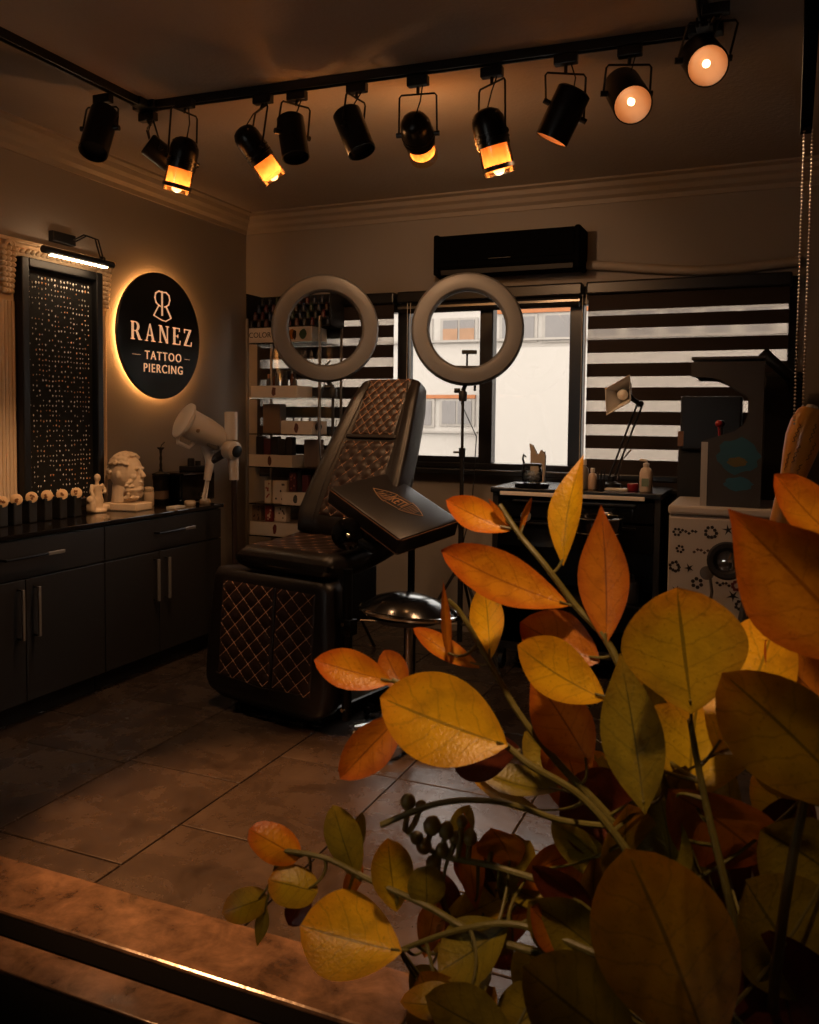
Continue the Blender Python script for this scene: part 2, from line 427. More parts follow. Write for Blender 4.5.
# ------------------------------------------------------------------ the house across the street
FY = 22.0
fac_m = mat('facade_render', '#968f88', .9, var=.03, scale=.6)
lint_m = mat('facade_brick', '#8a5430', .9, var=.2, scale=3)
pane_m = mat('facade_pane', '#5b5552', .3, var=.2, scale=2)
curt_m = mat('facade_curtain', '#7f6049', .9, var=.2, scale=6)
fgrey_m = mat('facade_ledge', '#827b74', .9)
bld = thing('apartment_building', 'white rendered house with brick lintels across the street outside the window', 'building', (-7, FY, -4))
b = MB(); b.box((-24, FY, -4), (10, FY + 8, 7)); b.build('facade', fac_m, bld)
def fwin(u0, v0, u1, v1, cur=False):
    p, q = ony(u0, v0, FY), ony(u1, v1, FY)
    fr = MB(); fr.box((p.x - .06, FY - .05, q.z - .06), (q.x + .06, FY - .005, p.z + .06)); o = fr.build('window', fgrey_m, bld)
    n = max(1, round((q.x - p.x) / .55))
    for k in range(n):
        a = p.x + (q.x - p.x) * k / n + .03; e = p.x + (q.x - p.x) * (k + 1) / n - .03
        g = MB(); g.box((a, FY - .07, q.z), (e, FY - .05, p.z)); g.build('pane', pane_m, o)
        if cur: g = MB(); g.box((a, FY - .08, q.z), (e, FY - .07, q.z + (p.z - q.z) * .6)); g.build('curtain', curt_m, o)
for a in ((443, 321, 476, 341, True), (408, 322, 431, 342, True), (502, 318, 514, 340), (522, 317, 535.5, 340), (545, 316, 571, 340), (593, 314, 617, 338), (630, 312, 655, 337), (668, 310, 692, 336), (705, 309, 730, 335), (745, 308, 772, 334),
          (409, 401, 433, 425), (442, 401, 473, 424), (310, 330, 335, 352), (350, 328, 378, 350), (310, 405, 335, 428), (350, 403, 378, 427), (270, 332, 295, 354), (270, 408, 295, 430)):
    fwin(*a)
def fband(u0, v0, u1, v1, m, name, pr=.08):
    p, q = ony(u0, v0, FY), ony(u1, v0, FY); h = ony(u0, v0, FY).z - ony(u0, v1, FY).z
    g = MB(); g.box((p.x, FY - pr, p.z - h), (q.x, FY - .004, p.z)); g.build(name, m, bld)
fband(250, 314, 480, 317.5, lint_m, 'lintel'); fband(494, 310.5, 800, 314.5, lint_m, 'lintel')
fband(250, 346, 800, 348, fgrey_m, 'ledge', .12); fband(395, 395, 476, 398.5, lint_m, 'lintel'); fband(250, 428, 478, 429.5, fgrey_m, 'ledge', .12)
b = MB(); p, q = ony(481, 400, FY - .6), ony(900, 400, FY - .6); b.box((p.x, FY - .6, -4), (q.x, FY - .003, ony(500, 350, FY).z)); b.build('projecting_bay', fac_m, bld)
b = MB(); b.box((-40, 5.5, -4.2), (30, 40, -4.0)); tag(b.build('street', mat('asphalt', '#55524f', .9)), 'grey street surface below the window', 'street')
# ================================================================== left wall: cabinets and what stands on them
cab_m = mat('charcoal_lacquer', '#211f1e', .42, var=.08)
top_m = mat('polished_black_top', '#141110', .1, var=.3, scale=8)
CT = .87
CF = -3.04
def cabinet(y0, y1, ys, label, hy):
    t = thing('sideboard_cabinet', label, 'cabinet', (CF - .2, (y0 + y1) / 2, 0), 0, 'charcoal sideboard cabinets')
    b = MB(); b.box((XL + .004, y0 + .002, .1), (CF - .022, y1 - .002, CT - .022)); b.build('body', cab_m, t)
    b = MB(); b.box((XL + .02, y0 + .002, 0), (CF - .075, y1 - .002, .1)); b.build('plinth', matte_m, t)
    b = MB(); b.box((CF - .021, y0 + .003, .668), (CF - .002, y1 - .003, CT - .03), bev=.002); d = b.build('drawer', cab_m, t)
    def bar(a, e, par):
        a, e = Vector(a), Vector(e); dr = (e - a).normalized()
        m = MB(); m.tube([a + Vector((-.03, 0, 0)), a, e, e + Vector((-.03, 0, 0))], .007, 8); h = m.build('handle', bmetal_m, par, smooth=True)
        m = MB(); L_ = (e - a).length
        if abs(dr.y) > .5: m.box(Vector((CF + .026, e.y - .30 * L_, e.z - .008)), Vector((CF + .038, e.y, e.z + .008)), bev=.002)
        else: m.box(Vector((CF + .026, a.y - .007, a.z - .004)), Vector((CF + .038, a.y + .007, e.z + .004)), bev=.002)
        m.build('handle_inlay', mat('satin_handle', '#8d877f', .36, metal=.6), h)
    bar((CF + .03, hy[0], .765), (CF + .03, hy[1], .765), d)
    for k, (a, e) in enumerate(((y0, ys), (ys, y1))):
        b = MB(); b.box((CF - .021, a + .003, .103), (CF - .002, e - .003, .66), bev=.002); dd = b.build('door', cab_m, t)
        yy = ys - .045 if k == 0 else ys + .045
        bar((CF + .03, yy, .40), (CF + .03, yy, .62), dd)
    return t
cabinet(2.30, 3.285, 2.793, 'charcoal two-door cabinet below the framed jewellery board', (2.66, 2.99))
cabinet(3.288, 4.27, 3.70, 'charcoal two-door cabinet below the white bust and round sign', (3.66, 3.97))
b = MB(); b.box((XL + .003, 2.295, CT - .021), (CF + .006, 4.285, CT), bev=.003)
tag(b.build('worktop', top_m), 'long polished black worktop over the charcoal cabinets', 'worktop')

# ------------------------------------------------------------------ framed jewellery board in its plaster surround
PX_ = XL + .05
def lw(u, v, x=PX_): return onx(u, v, x)
y0, y1 = 3.15, 3.705
z0, z1 = .90, 2.185
sur = thing('plaster_surround', 'ornate cream plaster surround with carved corbels on the wall', 'moulding', (XL + .03, (y0 + y1) / 2, .875))
b = MB()
for dy in (0, .022, .044, .066, .088):
    b.lathe([(.012, 0), (.012, 1.02)], (XL + .022, y0 - .105 + dy, .94), (0, 0, 1), 8)
b.box((XL + .001, y0 - .12, .90), (XL + .02, y0 - .005, 2.25)); b.build('fluted_pilaster', cream_m, sur)
b = MB()
for dy in (.01, .032, .054): b.lathe([(.012, 0), (.012, 1.02)], (XL + .022, y1 + .008 + dy, .94), (0, 0, 1), 8)
b.box((XL + .001, y1 + .005, .90), (XL + .02, y1 + .08, 2.25)); b.build('fluted_pilaster', cream_m, sur)
b = MB()
b.box((XL + .001, y0 - .15, z1 + .005), (XL + .035, y1 + .10, z1 + .07), bev=.008); b.box((XL + .001, y0 - .16, z1 + .065), (XL + .06, y1 + .12, z1 + .085), bev=.006)
for k in range(24):                                  # rope moulding along the lintel
    yy = y0 - .13 + k * (y1 - y0 + .22) / 23
    b.ball((XL + .037, yy, z1 + .035), .021, 8, 6, (.6, 1, .55), Matrix.Rotation(.6, 3, 'X'))
b.build('lintel', cream_m, sur, smooth=True)
for yc, sgn in ((y0 - .055, 1), (y1 + .045, -1)):    # carved corbels: acanthus scrolls
    b = MB()
    for k in range(9):
        zz_ = z1 + .03 - k * .026
        w_ = .055 - .003 * k
        for s_ in (-1, 0, 1):
            b.ball((XL + .04 - .001 * k, yc + s_ * w_ * .6, zz_), .021, 8, 6, (1.1, 1, .75))
    b.tube([(XL + .05 + .012 * math.sin(a), yc + .03 * math.cos(a) * (1 - a / 12), z1 + .04 + .03 * math.sin(a) * (1 - a / 12)) for a in [i * .5 for i in range(18)]], .009, 6)
    b.build('corbel', cream_m, sur, smooth=True)
brd = thing('jewellery_board', 'tall black framed board with rows of silver piercing jewellery', 'display board', (XL + .03, (y0 + y1) / 2, z0))
b = MB(); w = .045
b.box((XL + .022, y0, z0), (XL + .075, y0 + w, z1), bev=.006); b.box((XL + .022, y1 - w, z0), (XL + .075, y1, z1), bev=.006)
b.box((XL + .022, y0 + w, z0), (XL + .075, y1 - w, z0 + w), bev=.006); b.box((XL + .022, y0 + w, z1 - w), (XL + .075, y1 - w, z1), bev=.006)
b.build('frame', mat('black_frame', '#070707', .5), brd)
b = MB(); b.box((XL + .024, y0 + w, z0 + w), (XL + .034, y1 - w, z1 - w)); b.build('velvet_backing', mat('black_velvet', '#060606', .95), brd)
rnd = random.Random(3)
sets = {'silver': MB(), 'gold': MB()}
for r_ in range(46):
    zz_ = z1 - .085 - r_ * .0262
    for c_ in range(20):
        if rnd.random() < (.12 if r_ < 2 else .36): continue
        yy = y0 + .075 + c_ * (y1 - y0 - .15) / 19 + rnd.uniform(-.003, .003)
        s_ = rnd.uniform(.0026, .0050) * (1.5 if r_ < 2 else 1)
        p = Vector((XL + .037, yy, zz_ + rnd.uniform(-.003, .003)))
        sets['gold' if rnd.random() < .25 else 'silver'].add([p + Vector(d) * s_ for d in ((1, 0, 0), (0, 1, 0), (0, 0, 1.4), (0, -1, 0), (0, 0, -1.4))], [(0, 1, 2), (0, 2, 3), (0, 3, 4), (0, 4, 1)])
for n_, mm in (('silver', mat('silver_studs', '#e8e4de', .35, var=.3)), ('gold', mat('gold_studs', '#d9a070', .35, metal=.3))):
    o = sets[n_].build(n_ + '_studs', mm, brd); o['kind'] = 'stuff'
# picture lamp over it
a, e = lw(43, 248, XL + .16), lw(112.5, 266, XL + .16)
zc = (a.z + e.z) / 2
pl = thing('picture_light', 'black wall lamp with glowing bar above the jewellery board', 'lamp', (XL, (a.y + e.y) / 2, zc))
b = MB(); b.cyl((XL + .16, a.y, zc), (XL + .16, e.y, zc), .019, seg=16); b.build('lamp_bar', black_m, pl, smooth=True)
LED_Y = (a.y + .05, e.y - .05)
b = MB(); b.box((XL + .148, LED_Y[0], zc - .0235), (XL + .172, LED_Y[1], zc - .0185)); b.build('light_strip', glow('picture_light_glow', (1, .66, .38), 38), pl)
c = lw(63, 239, XL + .02)
b = MB(); p0, p1 = lw(51, 235, XL + .02), lw(74, 242, XL + .02); zm = (p0.z + p1.z) / 2
b.box((XL + .001, p0.y, zm - .028), (XL + .035, p1.y, zm + .028), bev=.004); b.build('wall_plate', black_m, pl)
for dy in (0, .022):
    b = MB(); b.tube([(XL + .03, p1.y - .02 + dy, zm), (XL + .09, p1.y + dy, zm + .03), (XL + .14, p1.y + .03 + dy, zm + .01), (XL + .16, p1.y + .05 + dy, zc + .01)], .0045, 8); b.build('arm', black_m, pl, smooth=True)
b = MB(); b.ball((XL + .16, p1.y + .06, zc + .018), .018, 10, 8); b.build('joint', black_m, pl, smooth=True)

# ------------------------------------------------------------------ round backlit sign
SX = XL + .05
sy_, sz_, sr = 4.225, 1.888, .385
sg = thing('round_sign', 'round black backlit wall sign lettered RANEZ TATTOO PIERCING', 'sign', (SX - .02, sy_, sz_))
b = MB(); b.lathe([(sr - .004, 0), (sr, .004), (sr, .016), (sr - .004, .02)], (SX - .02, sy_, sz_), (1, 0, 0), 72); b.build('disc', mat('sign_face', '#0d0f11', .3, var=.1), sg)
b = MB(); b.lathe([(.325, 0), (.345, 0), (.345, .012), (.325, .012)], (SX - .036, sy_, sz_), (1, 0, 0), 72, cap=False); b.build('light_strip', glow('sign_halo', (1, .40, .10), 46), sg)
b = MB()
for k in range(4):
    an = k * math.pi / 2 + .7
    b.cyl((XL, sy_ + .25 * math.cos(an), sz_ + .25 * math.sin(an)), (SX - .019, sy_ + .25 * math.cos(an), sz_ + .25 * math.sin(an)), .01, seg=8)
b.build('standoff', black_m, sg)
letters = {
    'R': ([[(.07, 0), (.23, 0), (.23, 1), (.07, 1)], [(0, 0), (.31, 0), (.31, .05), (0, .05)], [(0, .95), (.25, .95), (.25, 1), (0, 1)],
           [(.40, .47), (.56, .50), (.80, .06), (.64, .0)], [(.62, 0), (.9, 0), (.9, .05), (.66, .05)]], .86),
    'A': ([[(.09, 0), (.16, 0), (.42, .9), (.40, 1)], [(.40, 1), (.46, 1.0), (.80, 0), (.62, 0)], [(.2, .31), (.62, .31), (.60, .37), (.22, .37)],
           [(0, 0), (.25, 0), (.25, .05), (0, .05)], [(.52, 0), (.9, 0), (.9, .05), (.52, .05)]], .88),
    'N': ([[(.10, 0), (.17, 0), (.17, 1), (.10, 1)], [(.08, 1), (.26, 1), (.80, 0), (.66, 0)], [(.73, 0), (.80, 0), (.80, 1), (.73, 1)],
           [(0, 0), (.28, 0), (.28, .05), (0, .05)], [(0, .95), (.2, .95), (.2, 1), (0, 1)], [(.62, .95), (.92, .95), (.92, 1), (.62, 1)]], .95),
    'E': ([[(.08, 0), (.24, 0), (.24, 1), (.08, 1)], [(0, 0), (.68, 0), (.68, .06), (0, .06)], [(0, .94), (.64, .94), (.64, 1), (0, 1)], [(.24, .48), (.5, .48), (.5, .54), (.24, .54)],
           [(.62, 0), (.68, 0), (.72, .26), (.67, .26)], [(.59, .78), (.65, .78), (.64, 1), (.6, 1)], [(.46, .40), (.5, .40), (.5, .62), (.46, .62)]], .74),
    'Z': ([[(.04, .94), (.7, .94), (.7, 1), (.04, 1)], [(.02, 0), (.72, 0), (.72, .06), (.02, .06)], [(.02, .04), (.2, .04), (.7, .96), (.52, .96)],
           [(.04, .76), (.09, .76), (.11, 1), (.04, 1)], [(.66, 0), (.72, 0), (.76, .26), (.7, .26)]], .76)}
def bowl(mb, ox, oz, s, o, ex, ey, ez):
    n = 14
    for k in range(n):
        a0, a1 = -math.pi / 2 + math.pi * k / n, -math.pi / 2 + math.pi * (k + 1) / n
        q = lambda a, ra, rb: (ox + (.36 + ra * math.cos(a)) * s, oz + (.73 + rb * math.sin(a)) * s)
        mb.prism([q(a0, .33, .27), q(a1, .33, .27), q(a1, .16, .215), q(a0, .16, .215)], o, ex, ey, ez)
    for zz_ in (.46, .945): mb.prism([(ox + .2 * s, oz + zz_ * s), (ox + .37 * s, oz + zz_ * s), (ox + .37 * s, oz + (zz_ + .055) * s), (ox + .2 * s, oz + (zz_ + .055) * s)], o, ex, ey, ez)
o_ = Vector((SX + .0005, 0, 0)); EX, EY, EZ = Vector((0, 1, 0)), Vector((0, 0, 1)), Vector((.003, 0, 0))
yl, yr = 3.952, 4.512; s_ = .106
tw = sum(letters[c][1] for c in 'RANEZ') * s_; gap = ((yr - yl) - tw * .98) / 4
y = yl; zb = 1.848
for ch in 'RANEZ':
    b = MB(); polys, wd = letters[ch]
    for pg in polys: b.prism([(y + px * s_, zb + pz * s_) for px, pz in pg], o_, EX, EY, EZ)
    if ch == 'R': bowl(b, y, zb, s_, o_, EX, EY, EZ)
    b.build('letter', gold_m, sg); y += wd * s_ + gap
for body, zc_, sz2, sp in (('TATTOO', 1.762, .074, 1.22), ('PIERCING', 1.685, .074, 1.2)):
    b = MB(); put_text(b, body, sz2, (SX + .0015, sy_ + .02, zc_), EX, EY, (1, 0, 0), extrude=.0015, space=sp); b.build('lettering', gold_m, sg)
for ya, yb in ((sy_ - .26, sy_ - .19), (sy_ + .225, sy_ + .275)):
    b = MB(); b.box((SX, ya, 1.7605), (SX + .002, yb, 1.763)); b.build('rule', gold_m, sg)
b = MB()
def stroke(mb, pts, wd):
    for (ax, az), (bx_, bz) in zip(pts, pts[1:]):
        d = Vector((bx_ - ax, bz - az)); d.normalize(); n = Vector((-d.y, d.x)) * wd / 2; d2 = d * wd * .3
        mb.prism([(ax - d2.x + n.x, az - d2.y + n.y), (ax - d2.x - n.x, az - d2.y - n.y), (bx_ + d2.x - n.x, bz + d2.y - n.y), (bx_ + d2.x + n.x, bz + d2.y + n.y)], o_, EX, EY, EZ)
ly, lz, k_ = sy_ + .01, 2.005, .155
for sgn in (-1, 1):
    stroke(b, [(ly + sgn * x * k_, lz + z * k_) for x, z in ((.06, .98), (.22, 1.0), (.40, .9), (.45, .72), (.38, .54), (.22, .44), (.12, .42))], .008)
    stroke(b, [(ly + sgn * x * k_, lz + z * k_) for x, z in ((.22, .44), (.52, .02))], .011 if sgn > 0 else .007)
stroke(b, [(ly - .02 * k_, lz + 1.0 * k_), (ly - .02 * k_, lz + .08 * k_)], .012)
stroke(b, [(ly - .52 * k_, lz + .02 * k_), (ly - .04 * k_, lz - .12 * k_), (ly + .2 * k_, lz - .14 * k_), (ly + .5 * k_, lz + .0 * k_)], .006)
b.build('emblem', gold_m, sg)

# ------------------------------------------------------------------ on the worktop
words = ['cut-wood disc on a black stand, {} in the row beside the white figurine'.format(w_) for w_ in ('next', 'second', 'third', 'fourth', 'fifth', 'sixth')]
for k, (u, v) in enumerate(((76.5, 493), (62, 494.5), (47, 495.7), (31.6, 497.5), (16.4, 499.8), (2, 502))):
    c = onx(u, v, -3.30)
    t = thing('wood_disc_stand', words[k], 'ornament', (c.x, c.y, CT), 0, 'wood discs on black stands')
    ax = (CAM - c).normalized(); ax = Vector((ax.x, ax.y, .25)).normalized()
    b = MB(); b.box((c.x - .06, c.y - .024, CT), (c.x + .012, c.y + .024, c.z - .012), bev=.006); b.build('stand', matte_m, t)
    b = MB(); b.lathe([(.027, 0), (.027, .07)], c - ax * .075, ax, 16); b.build('barrel', matte_m, t, smooth=True)
    rr = [.031 * (1 + .04 * math.sin(3 * i + k)) for i in range(1)]
    b = MB(); b.lathe([(.026, 0), (.028, .003), (.028, .014), (.025, .016)], c - ax * .006, ax, 18); b.build('wood_disc', wood_m, t, smooth=True)
    b = MB(); qx = ax.cross(Vector((0, 0, 1))).normalized(); qz = qx.cross(ax)
    dark = mat('burnt_mark', '#7d5230', .8)
    r5 = random.Random(k + 40)
    for j in range(3):
        p = c + ax * .0105 + qx * r5.uniform(-.009, .009) + qz * r5.uniform(-.009, .009)
        b.prism([(r5.uniform(.004, .010) * math.cos(q * .785), r5.uniform(.004, .010) * math.sin(q * .785)) for q in range(8)], p, qx, qz, ax * .0009)
    b.build('burnt_mark', dark, t)

def remesh(o, vox=.005, sm=3):
    m = o.modifiers.new('remesh', 'REMESH'); m.mode = 'VOXEL'; m.voxel_size = vox; m.use_smooth_shade = True
    s2 = o.modifiers.new('smooth', 'SMOOTH'); s2.factor = .5; s2.iterations = sm
# small standing figurine
base = onx(97, 507, -3.36); base.z = CT
b = MB(); S = .205
def fp(x, y, z): return base + Vector((x * .0 + y * .0, 0, 0)) + Vector((x, y, z)) * S
b.lathe([(.24, 0), (.25, .06), (.2, .1)], base, (0, 0, 1), 14, sx=S, sy=S * 1.1)
b.v[-42:] = [base + Vector(((v - base).x, (v - base).y, (v - base).z * S)) for v in b.v[-42:]]
b.tube([fp(0, .02, .05), fp(0, .02, .3), fp(0, 0, .55), fp(0, 0, .72)], [.16 * S, .15 * S, .13 * S, .16 * S], 10)
b.tube([fp(.03, .08, .05), fp(.05, .1, .3), fp(.02, .05, .5)], .075 * S, 8); b.tube([fp(.03, -.06, .05), fp(.05, -.08, .3), fp(.02, -.04, .5)], .075 * S, 8)
b.ball(fp(.02, 0, .92), .095 * S, 10, 8, (1, .9, 1.15)); b.tube([fp(0, 0, .7), fp(.01, 0, .85)], .055 * S, 8)
b.tube([fp(0, .15, .74), fp(.06, .22, .58), fp(.12, .16, .5)], [.065 * S, .055 * S, .045 * S], 8)
b.tube([fp(0, -.15, .74), fp(.03, -.24, .56), fp(.1, -.22, .42)], [.065 * S, .055 * S, .045 * S], 8)
b.ball(fp(.02, -.24, .34), .12 * S, 10, 8); b.box(fp(-.1, -.32, .02), fp(.14, -.16, .3), bev=.01); b.box(fp(.0, .08, .05), fp(.2, .3, .2), bev=.01)
o = b.build('figurine', cream_m, smooth=1); remesh(o, .004, 2)
tag(o, 'small cream figurine of a robed standing man beside the bust', 'figurine')
# bearded bust on its slab, face turned to the window
bc = onx(127, 474, -3.30); bc.z = 0
bust = thing('bust', 'cream plaster head of a bearded man with curly hair on a slab', 'bust', (bc.x, bc.y, CT), R(-84)); bust.scale = (1.2, 1.2, 1.2)
b = MB(); b.box((-.065, -.085, 0), (.065, .095, .036), bev=.006); b.build('plinth', cream_m, bust, world=False)
b = MB()
# local: +Y is where the face looks, X across, Z up
b.ball((0, -.005, .178), .078, 20, 14, (.86, 1.02, 1.1))
b.ball((0, .035, .135), .052, 16, 10, (.85, .9, 1.1))
b.tube([(0, -.02, .036), (0, -.02, .12)], [.058, .05], 14)
b.box((-.032, .05, .188), (.032, .076, .202), bev=.006)                 # brow
b.tube([(0, .07, .192), (0, .086, .168), (0, .092, .155)], [.008, .0105, .0125], 8)   # nose
for s_ in (-1, 1):
    b.ball((s_ * .03, .055, .158), .018, 8, 6); b.ball((s_ * .022, .064, .178), .0095, 8, 6, (1.2, .7, .8)); b.ball((s_ * .068, .0, .165), .016, 8, 6, (.5, .8, 1.2))
b.ball((0, .078, .133), .013, 8, 6, (1.5, .7, .5)); b.ball((0, .076, .122), .012, 8, 6, (1.3, .7, .5))
rb = random.Random(11)
def curl(c, r):
    c = Vector(c); n = Vector((c.x, c.y, c.z - .165)).normalized(); a = n.orthogonal().normalized(); bb = n.cross(a); p0 = rb.uniform(0, 6)
    b.tube([c + n * .004 + (a * math.cos(p0 + q * .9) + bb * math.sin(p0 + q * .9)) * r * (1 - q / 9) for q in range(8)], [.0065 - .0003 * q for q in range(8)], 6)
for k in range(95):                                                      # hair
    th, ph = rb.uniform(0, 2 * math.pi), rb.uniform(-.35, 1.5)
    d = Vector((math.cos(ph) * math.cos(th) * .88, math.cos(ph) * math.sin(th), math.sin(ph) * 1.06))
    if d.y > .45 and d.z < .72: continue
    curl(Vector((0, -.005, .178)) + d * .083, rb.uniform(.010, .016))
for k in range(60):                                                      # beard
    x = rb.uniform(-.055, .055); z = rb.uniform(.06, .145); yy = .074 - abs(x) * .65 - max(0, .08 - z) * .4
    if abs(x) < .022 and z > .112: continue
    curl((x, yy, z), rb.uniform(.007, .012))
b.ball((0, .045, .088), .036, 12, 8, (1.15, .8, .9))
o = b.build('head', cream_m, bust, smooth=1, world=False); remesh(o, .0035, 1)
# small lidded jar
c = onx(149, 500, -3.34)
t = thing('lidded_jar', 'small cream jar standing against the bust slab', 'jar', (c.x, c.y, CT))
b = MB(); b.lathe([(.026, 0), (.03, .006), (.03, .075), (.025, .085)], (c.x, c.y, CT), (0, 0, 1), 18); b.build('jar_body', cream_m, t, smooth=True)
b = MB(); b.lathe([(.027, .083), (.028, .088), (.028, .104), (.02, .112)], (c.x, c.y, CT), (0, 0, 1), 18); b.build('lid', cream_m, t, smooth=True)
# black candle holder on a stack of tins
c = onx(161, 503, -3.36)
t = thing('tin', 'black round tin with a pale label under the candle holder', 'tin', (c.x, c.y, CT))
b = MB(); b.lathe([(.045, 0), (.047, .004), (.047, .14), (.045, .145)], (c.x, c.y, CT), (0, 0, 1), 22); b.build('tin_body', black_m, t, smooth=True)
b = MB(); b.lathe([(.0475, .03), (.0475, .08)], (c.x, c.y, CT), (0, 0, 1), 22, cap=False); b.build('tin_label', mat('tan_label', '#7a624c', .7), t, smooth=True)
b = MB(); b.lathe([(.049, .1452), (.05, .15), (.05, .168), (.046, .172)], (c.x, c.y, CT), (0, 0, 1), 22); b.build('lid', black_m, t, smooth=True)
t = thing('candle_holder', 'slender black candle holder standing on the round tin', 'candle holder', (c.x, c.y, CT + .173))
b = MB(); b.lathe([(.052, 0), (.052, .008), (.03, .014), (.012, .022), (.007, .04), (.009, .06), (.006, .08), (.009, .1), (.006, .12), (.009, .15), (.02, .16), (.021, .166), (.01, .168)], (c.x, c.y, CT + .1735), (0, 0, 1), 18); b.build('stem', matte_m, t, smooth=True)
b = MB(); b.tube([(c.x, c.y, CT + .34), (c.x, c.y + .01, CT + .355), (c.x, c.y + .035, CT + .37)], .003, 6); b.build('hook', matte_m, t)
# black appliance
p0, p1 = onx(172, 503, -3.32), onx(206, 497, -3.32)
t = thing('label_printer', 'glossy black box appliance on the worktop end', 'appliance', (-3.33, (p0.y + p1.y) / 2, CT))
b = MB(); b.box((-3.42, p0.y, CT), (-3.25, p1.y, CT + .185), bev=.012); b.build('casing', gloss_m, t)
b = MB(); b.box((-3.25, p0.y + .02, CT + .17), (-3.246, p1.y - .02, CT + .178)); b.build('edge_strip', steel_m, t)
b = MB(); b.lathe([(.014, 0), (.014, .008)], (-3.25, (p0.y + p1.y) / 2 + .02, CT + .04), (1, 0, 0), 14); b.build('knob', steel_m, t)
for j, (yy, h_) in enumerate(((p0.y + .05, .03), (p0.y + .12, .055), (p1.y - .05, .028))):
    pass
b = MB(); yy = p1.y - .05; zt = CT + .1855
b.box((-3.40, p1.y - .17, zt), (-3.27, p1.y - .02, zt + .03), bev=.004); b.lathe([(.022, .03), (.022, .075), (.016, .08)], (-3.33, p1.y - .14, zt), (0, 0, 1), 14); b.lathe([(.018, .03), (.018, .06)], (-3.33, p1.y - .07, zt), (0, 0, 1), 14)
tag(b.build('power_supply', matte_m), 'small black power unit lying on the glossy black appliance', 'device')
for k, (u, v, lab) in enumerate(((190, 502, 'next to the business cards'), (205, 499, 'at the end of the worktop'))):
    c = onx(u, v, -3.14 if k == 0 else -3.12); b = MB()
    b.lathe([(.03, 0), (.034, .006), (.034, .022), (.028, .03), (.01, .032)], (c.x, c.y, CT), (0, 0, 1), 18)
    tag(b.build('ointment_pot', cream_m, smooth=True), 'low cream ointment pot ' + lab, 'pot', 'low cream pots on the worktop')
c = onx(176, 504, -3.12); b = MB(); b.box((c.x - .03, c.y - .05, CT), (c.x + .03, c.y + .05, CT + .012), bev=.002)
tag(b.build('card_stack', white_m), 'small stack of white cards on the worktop', 'cards')

# ------------------------------------------------------------------ white magnifier / lamp head on a floor stand
D = 4.82
def dv(u, v, t=D): return dep(u, v, t)
fl = onz(237, 640, 0); fb = dv(236, 470); fb = Vector((fb.x, fb.y, 0))
t = thing('treatment_lamp', 'white swivel treatment lamp head on a stand beside the cabinets', 'lamp', fb)
a, e = dv(183, 420, D - .12), dv(222, 441, D + .02); ax = (e - a)
b = MB(); L_ = ax.length
b.lathe([(.0, -.012), (.088, -.01), (.106, 0), (.106, .014), (.092, .02), (.082, .03), (.082, L_ * .55), (.072, L_ * .85), (.05, L_ * 1.04), (.02, L_ * 1.06)], a, ax, 28, cap=False, sx=1, sy=1)
b.build('lamp_head', white_m, t, smooth=True)
n = ax.normalized(); up = Vector((0, 0, 1)); up = (up - n * up.dot(n)).normalized(); sd = n.cross(up)
tocam = -fw
b = MB(); c = a + ax * .48 + tocam * .075
b.box((-.035, -.012, -.02), (.035, .012, .02), Matrix.Translation(c) @ Matrix((n, tocam, up)).transposed().to_4x4(), bev=.005); b.ball(c + tocam * .012 - up * .005, .014, 10, 6); b.build('control_pad', mat('beige_detail', '#8e7a62', .5), t)
b = MB(); q = a + ax * .2 - up * .085; b.tube([a + ax * .05 - up * .09, a + ax * .12 - up * .125, a + ax * .38 - up * .12, a + ax * .45 - up * .075], .012, 8); b.build('grip', white_m, t, smooth=True)
b = MB(); b.box((-.045, -.028, -.05), (.03, .028, .05), Matrix.Translation(a + ax * .93 - up * .01 + tocam * .04) @ Matrix((n, tocam, up)).transposed().to_4x4(), bev=.012); b.build('vent', mat('grey_vent', '#57524c', .5), t)
b = MB(); nk = dv(210, 462); b.tube([a + ax * .62 - up * .04, dv(208, 450), nk, dv(207, 480)], [.04, .032, .026, .02], 14); b.build('neck', white_m, t, smooth=True)
b = MB(); b.tube([dv(207, 478), dv(203, 500)], .008, 8); b.tube([dv(209, 478), dv(206, 500)], .005, 8); b.build('rod', white_m, t, smooth=True)
b = MB(); b.tube([nk, dv(222, 454), dv(232, 450)], [.022, .026, .024], 12); b.build('arm', mat('dark_joint', '#2b2622', .5), t, smooth=True)
k0, k1 = dv(226, 449), dv(239, 452, D - .05)
b = MB(); b.lathe([(.03, 0), (.052, .01), (.056, .03), (.054, .07), (.04, .08)], k0, k1 - k0, 22); b.build('knob', white_m, t, smooth=True)
b = MB(); b.lathe([(.034, .079), (.034, .09), (.012, .094)], k0, k1 - k0, 18); b.build('knob_cap', black_m, t, smooth=True)
b = MB(); b.cyl(dv(231, 412), dv(231, 440), .036, seg=16); b.build('upper_sleeve', white_m, t, smooth=True)
b = MB(); b.tube([dv(233, 455), dv(234, 480)], [.032, .026], 14); b.build('lower_sleeve', white_m, t, smooth=True)
b = MB(); b.cyl((fb.x, fb.y, .05), dv(234, 479), .016, seg=12); b.build('pole', mat('brown_pole', '#3a2b22', .4, metal=.5), t, smooth=True)
b = MB()
for k in range(5):
    an = k * 2 * math.pi / 5 + .3
    b.tube([fb + Vector((0, 0, .07)), fb + Vector((.14 * math.cos(an), .14 * math.sin(an), .03))], [.018, .012], 8); b.ball(fb + Vector((.14 * math.cos(an), .14 * math.sin(an), .02)), .02, 8, 6)
b.build('star_base', bmetal_m, t, smooth=True)
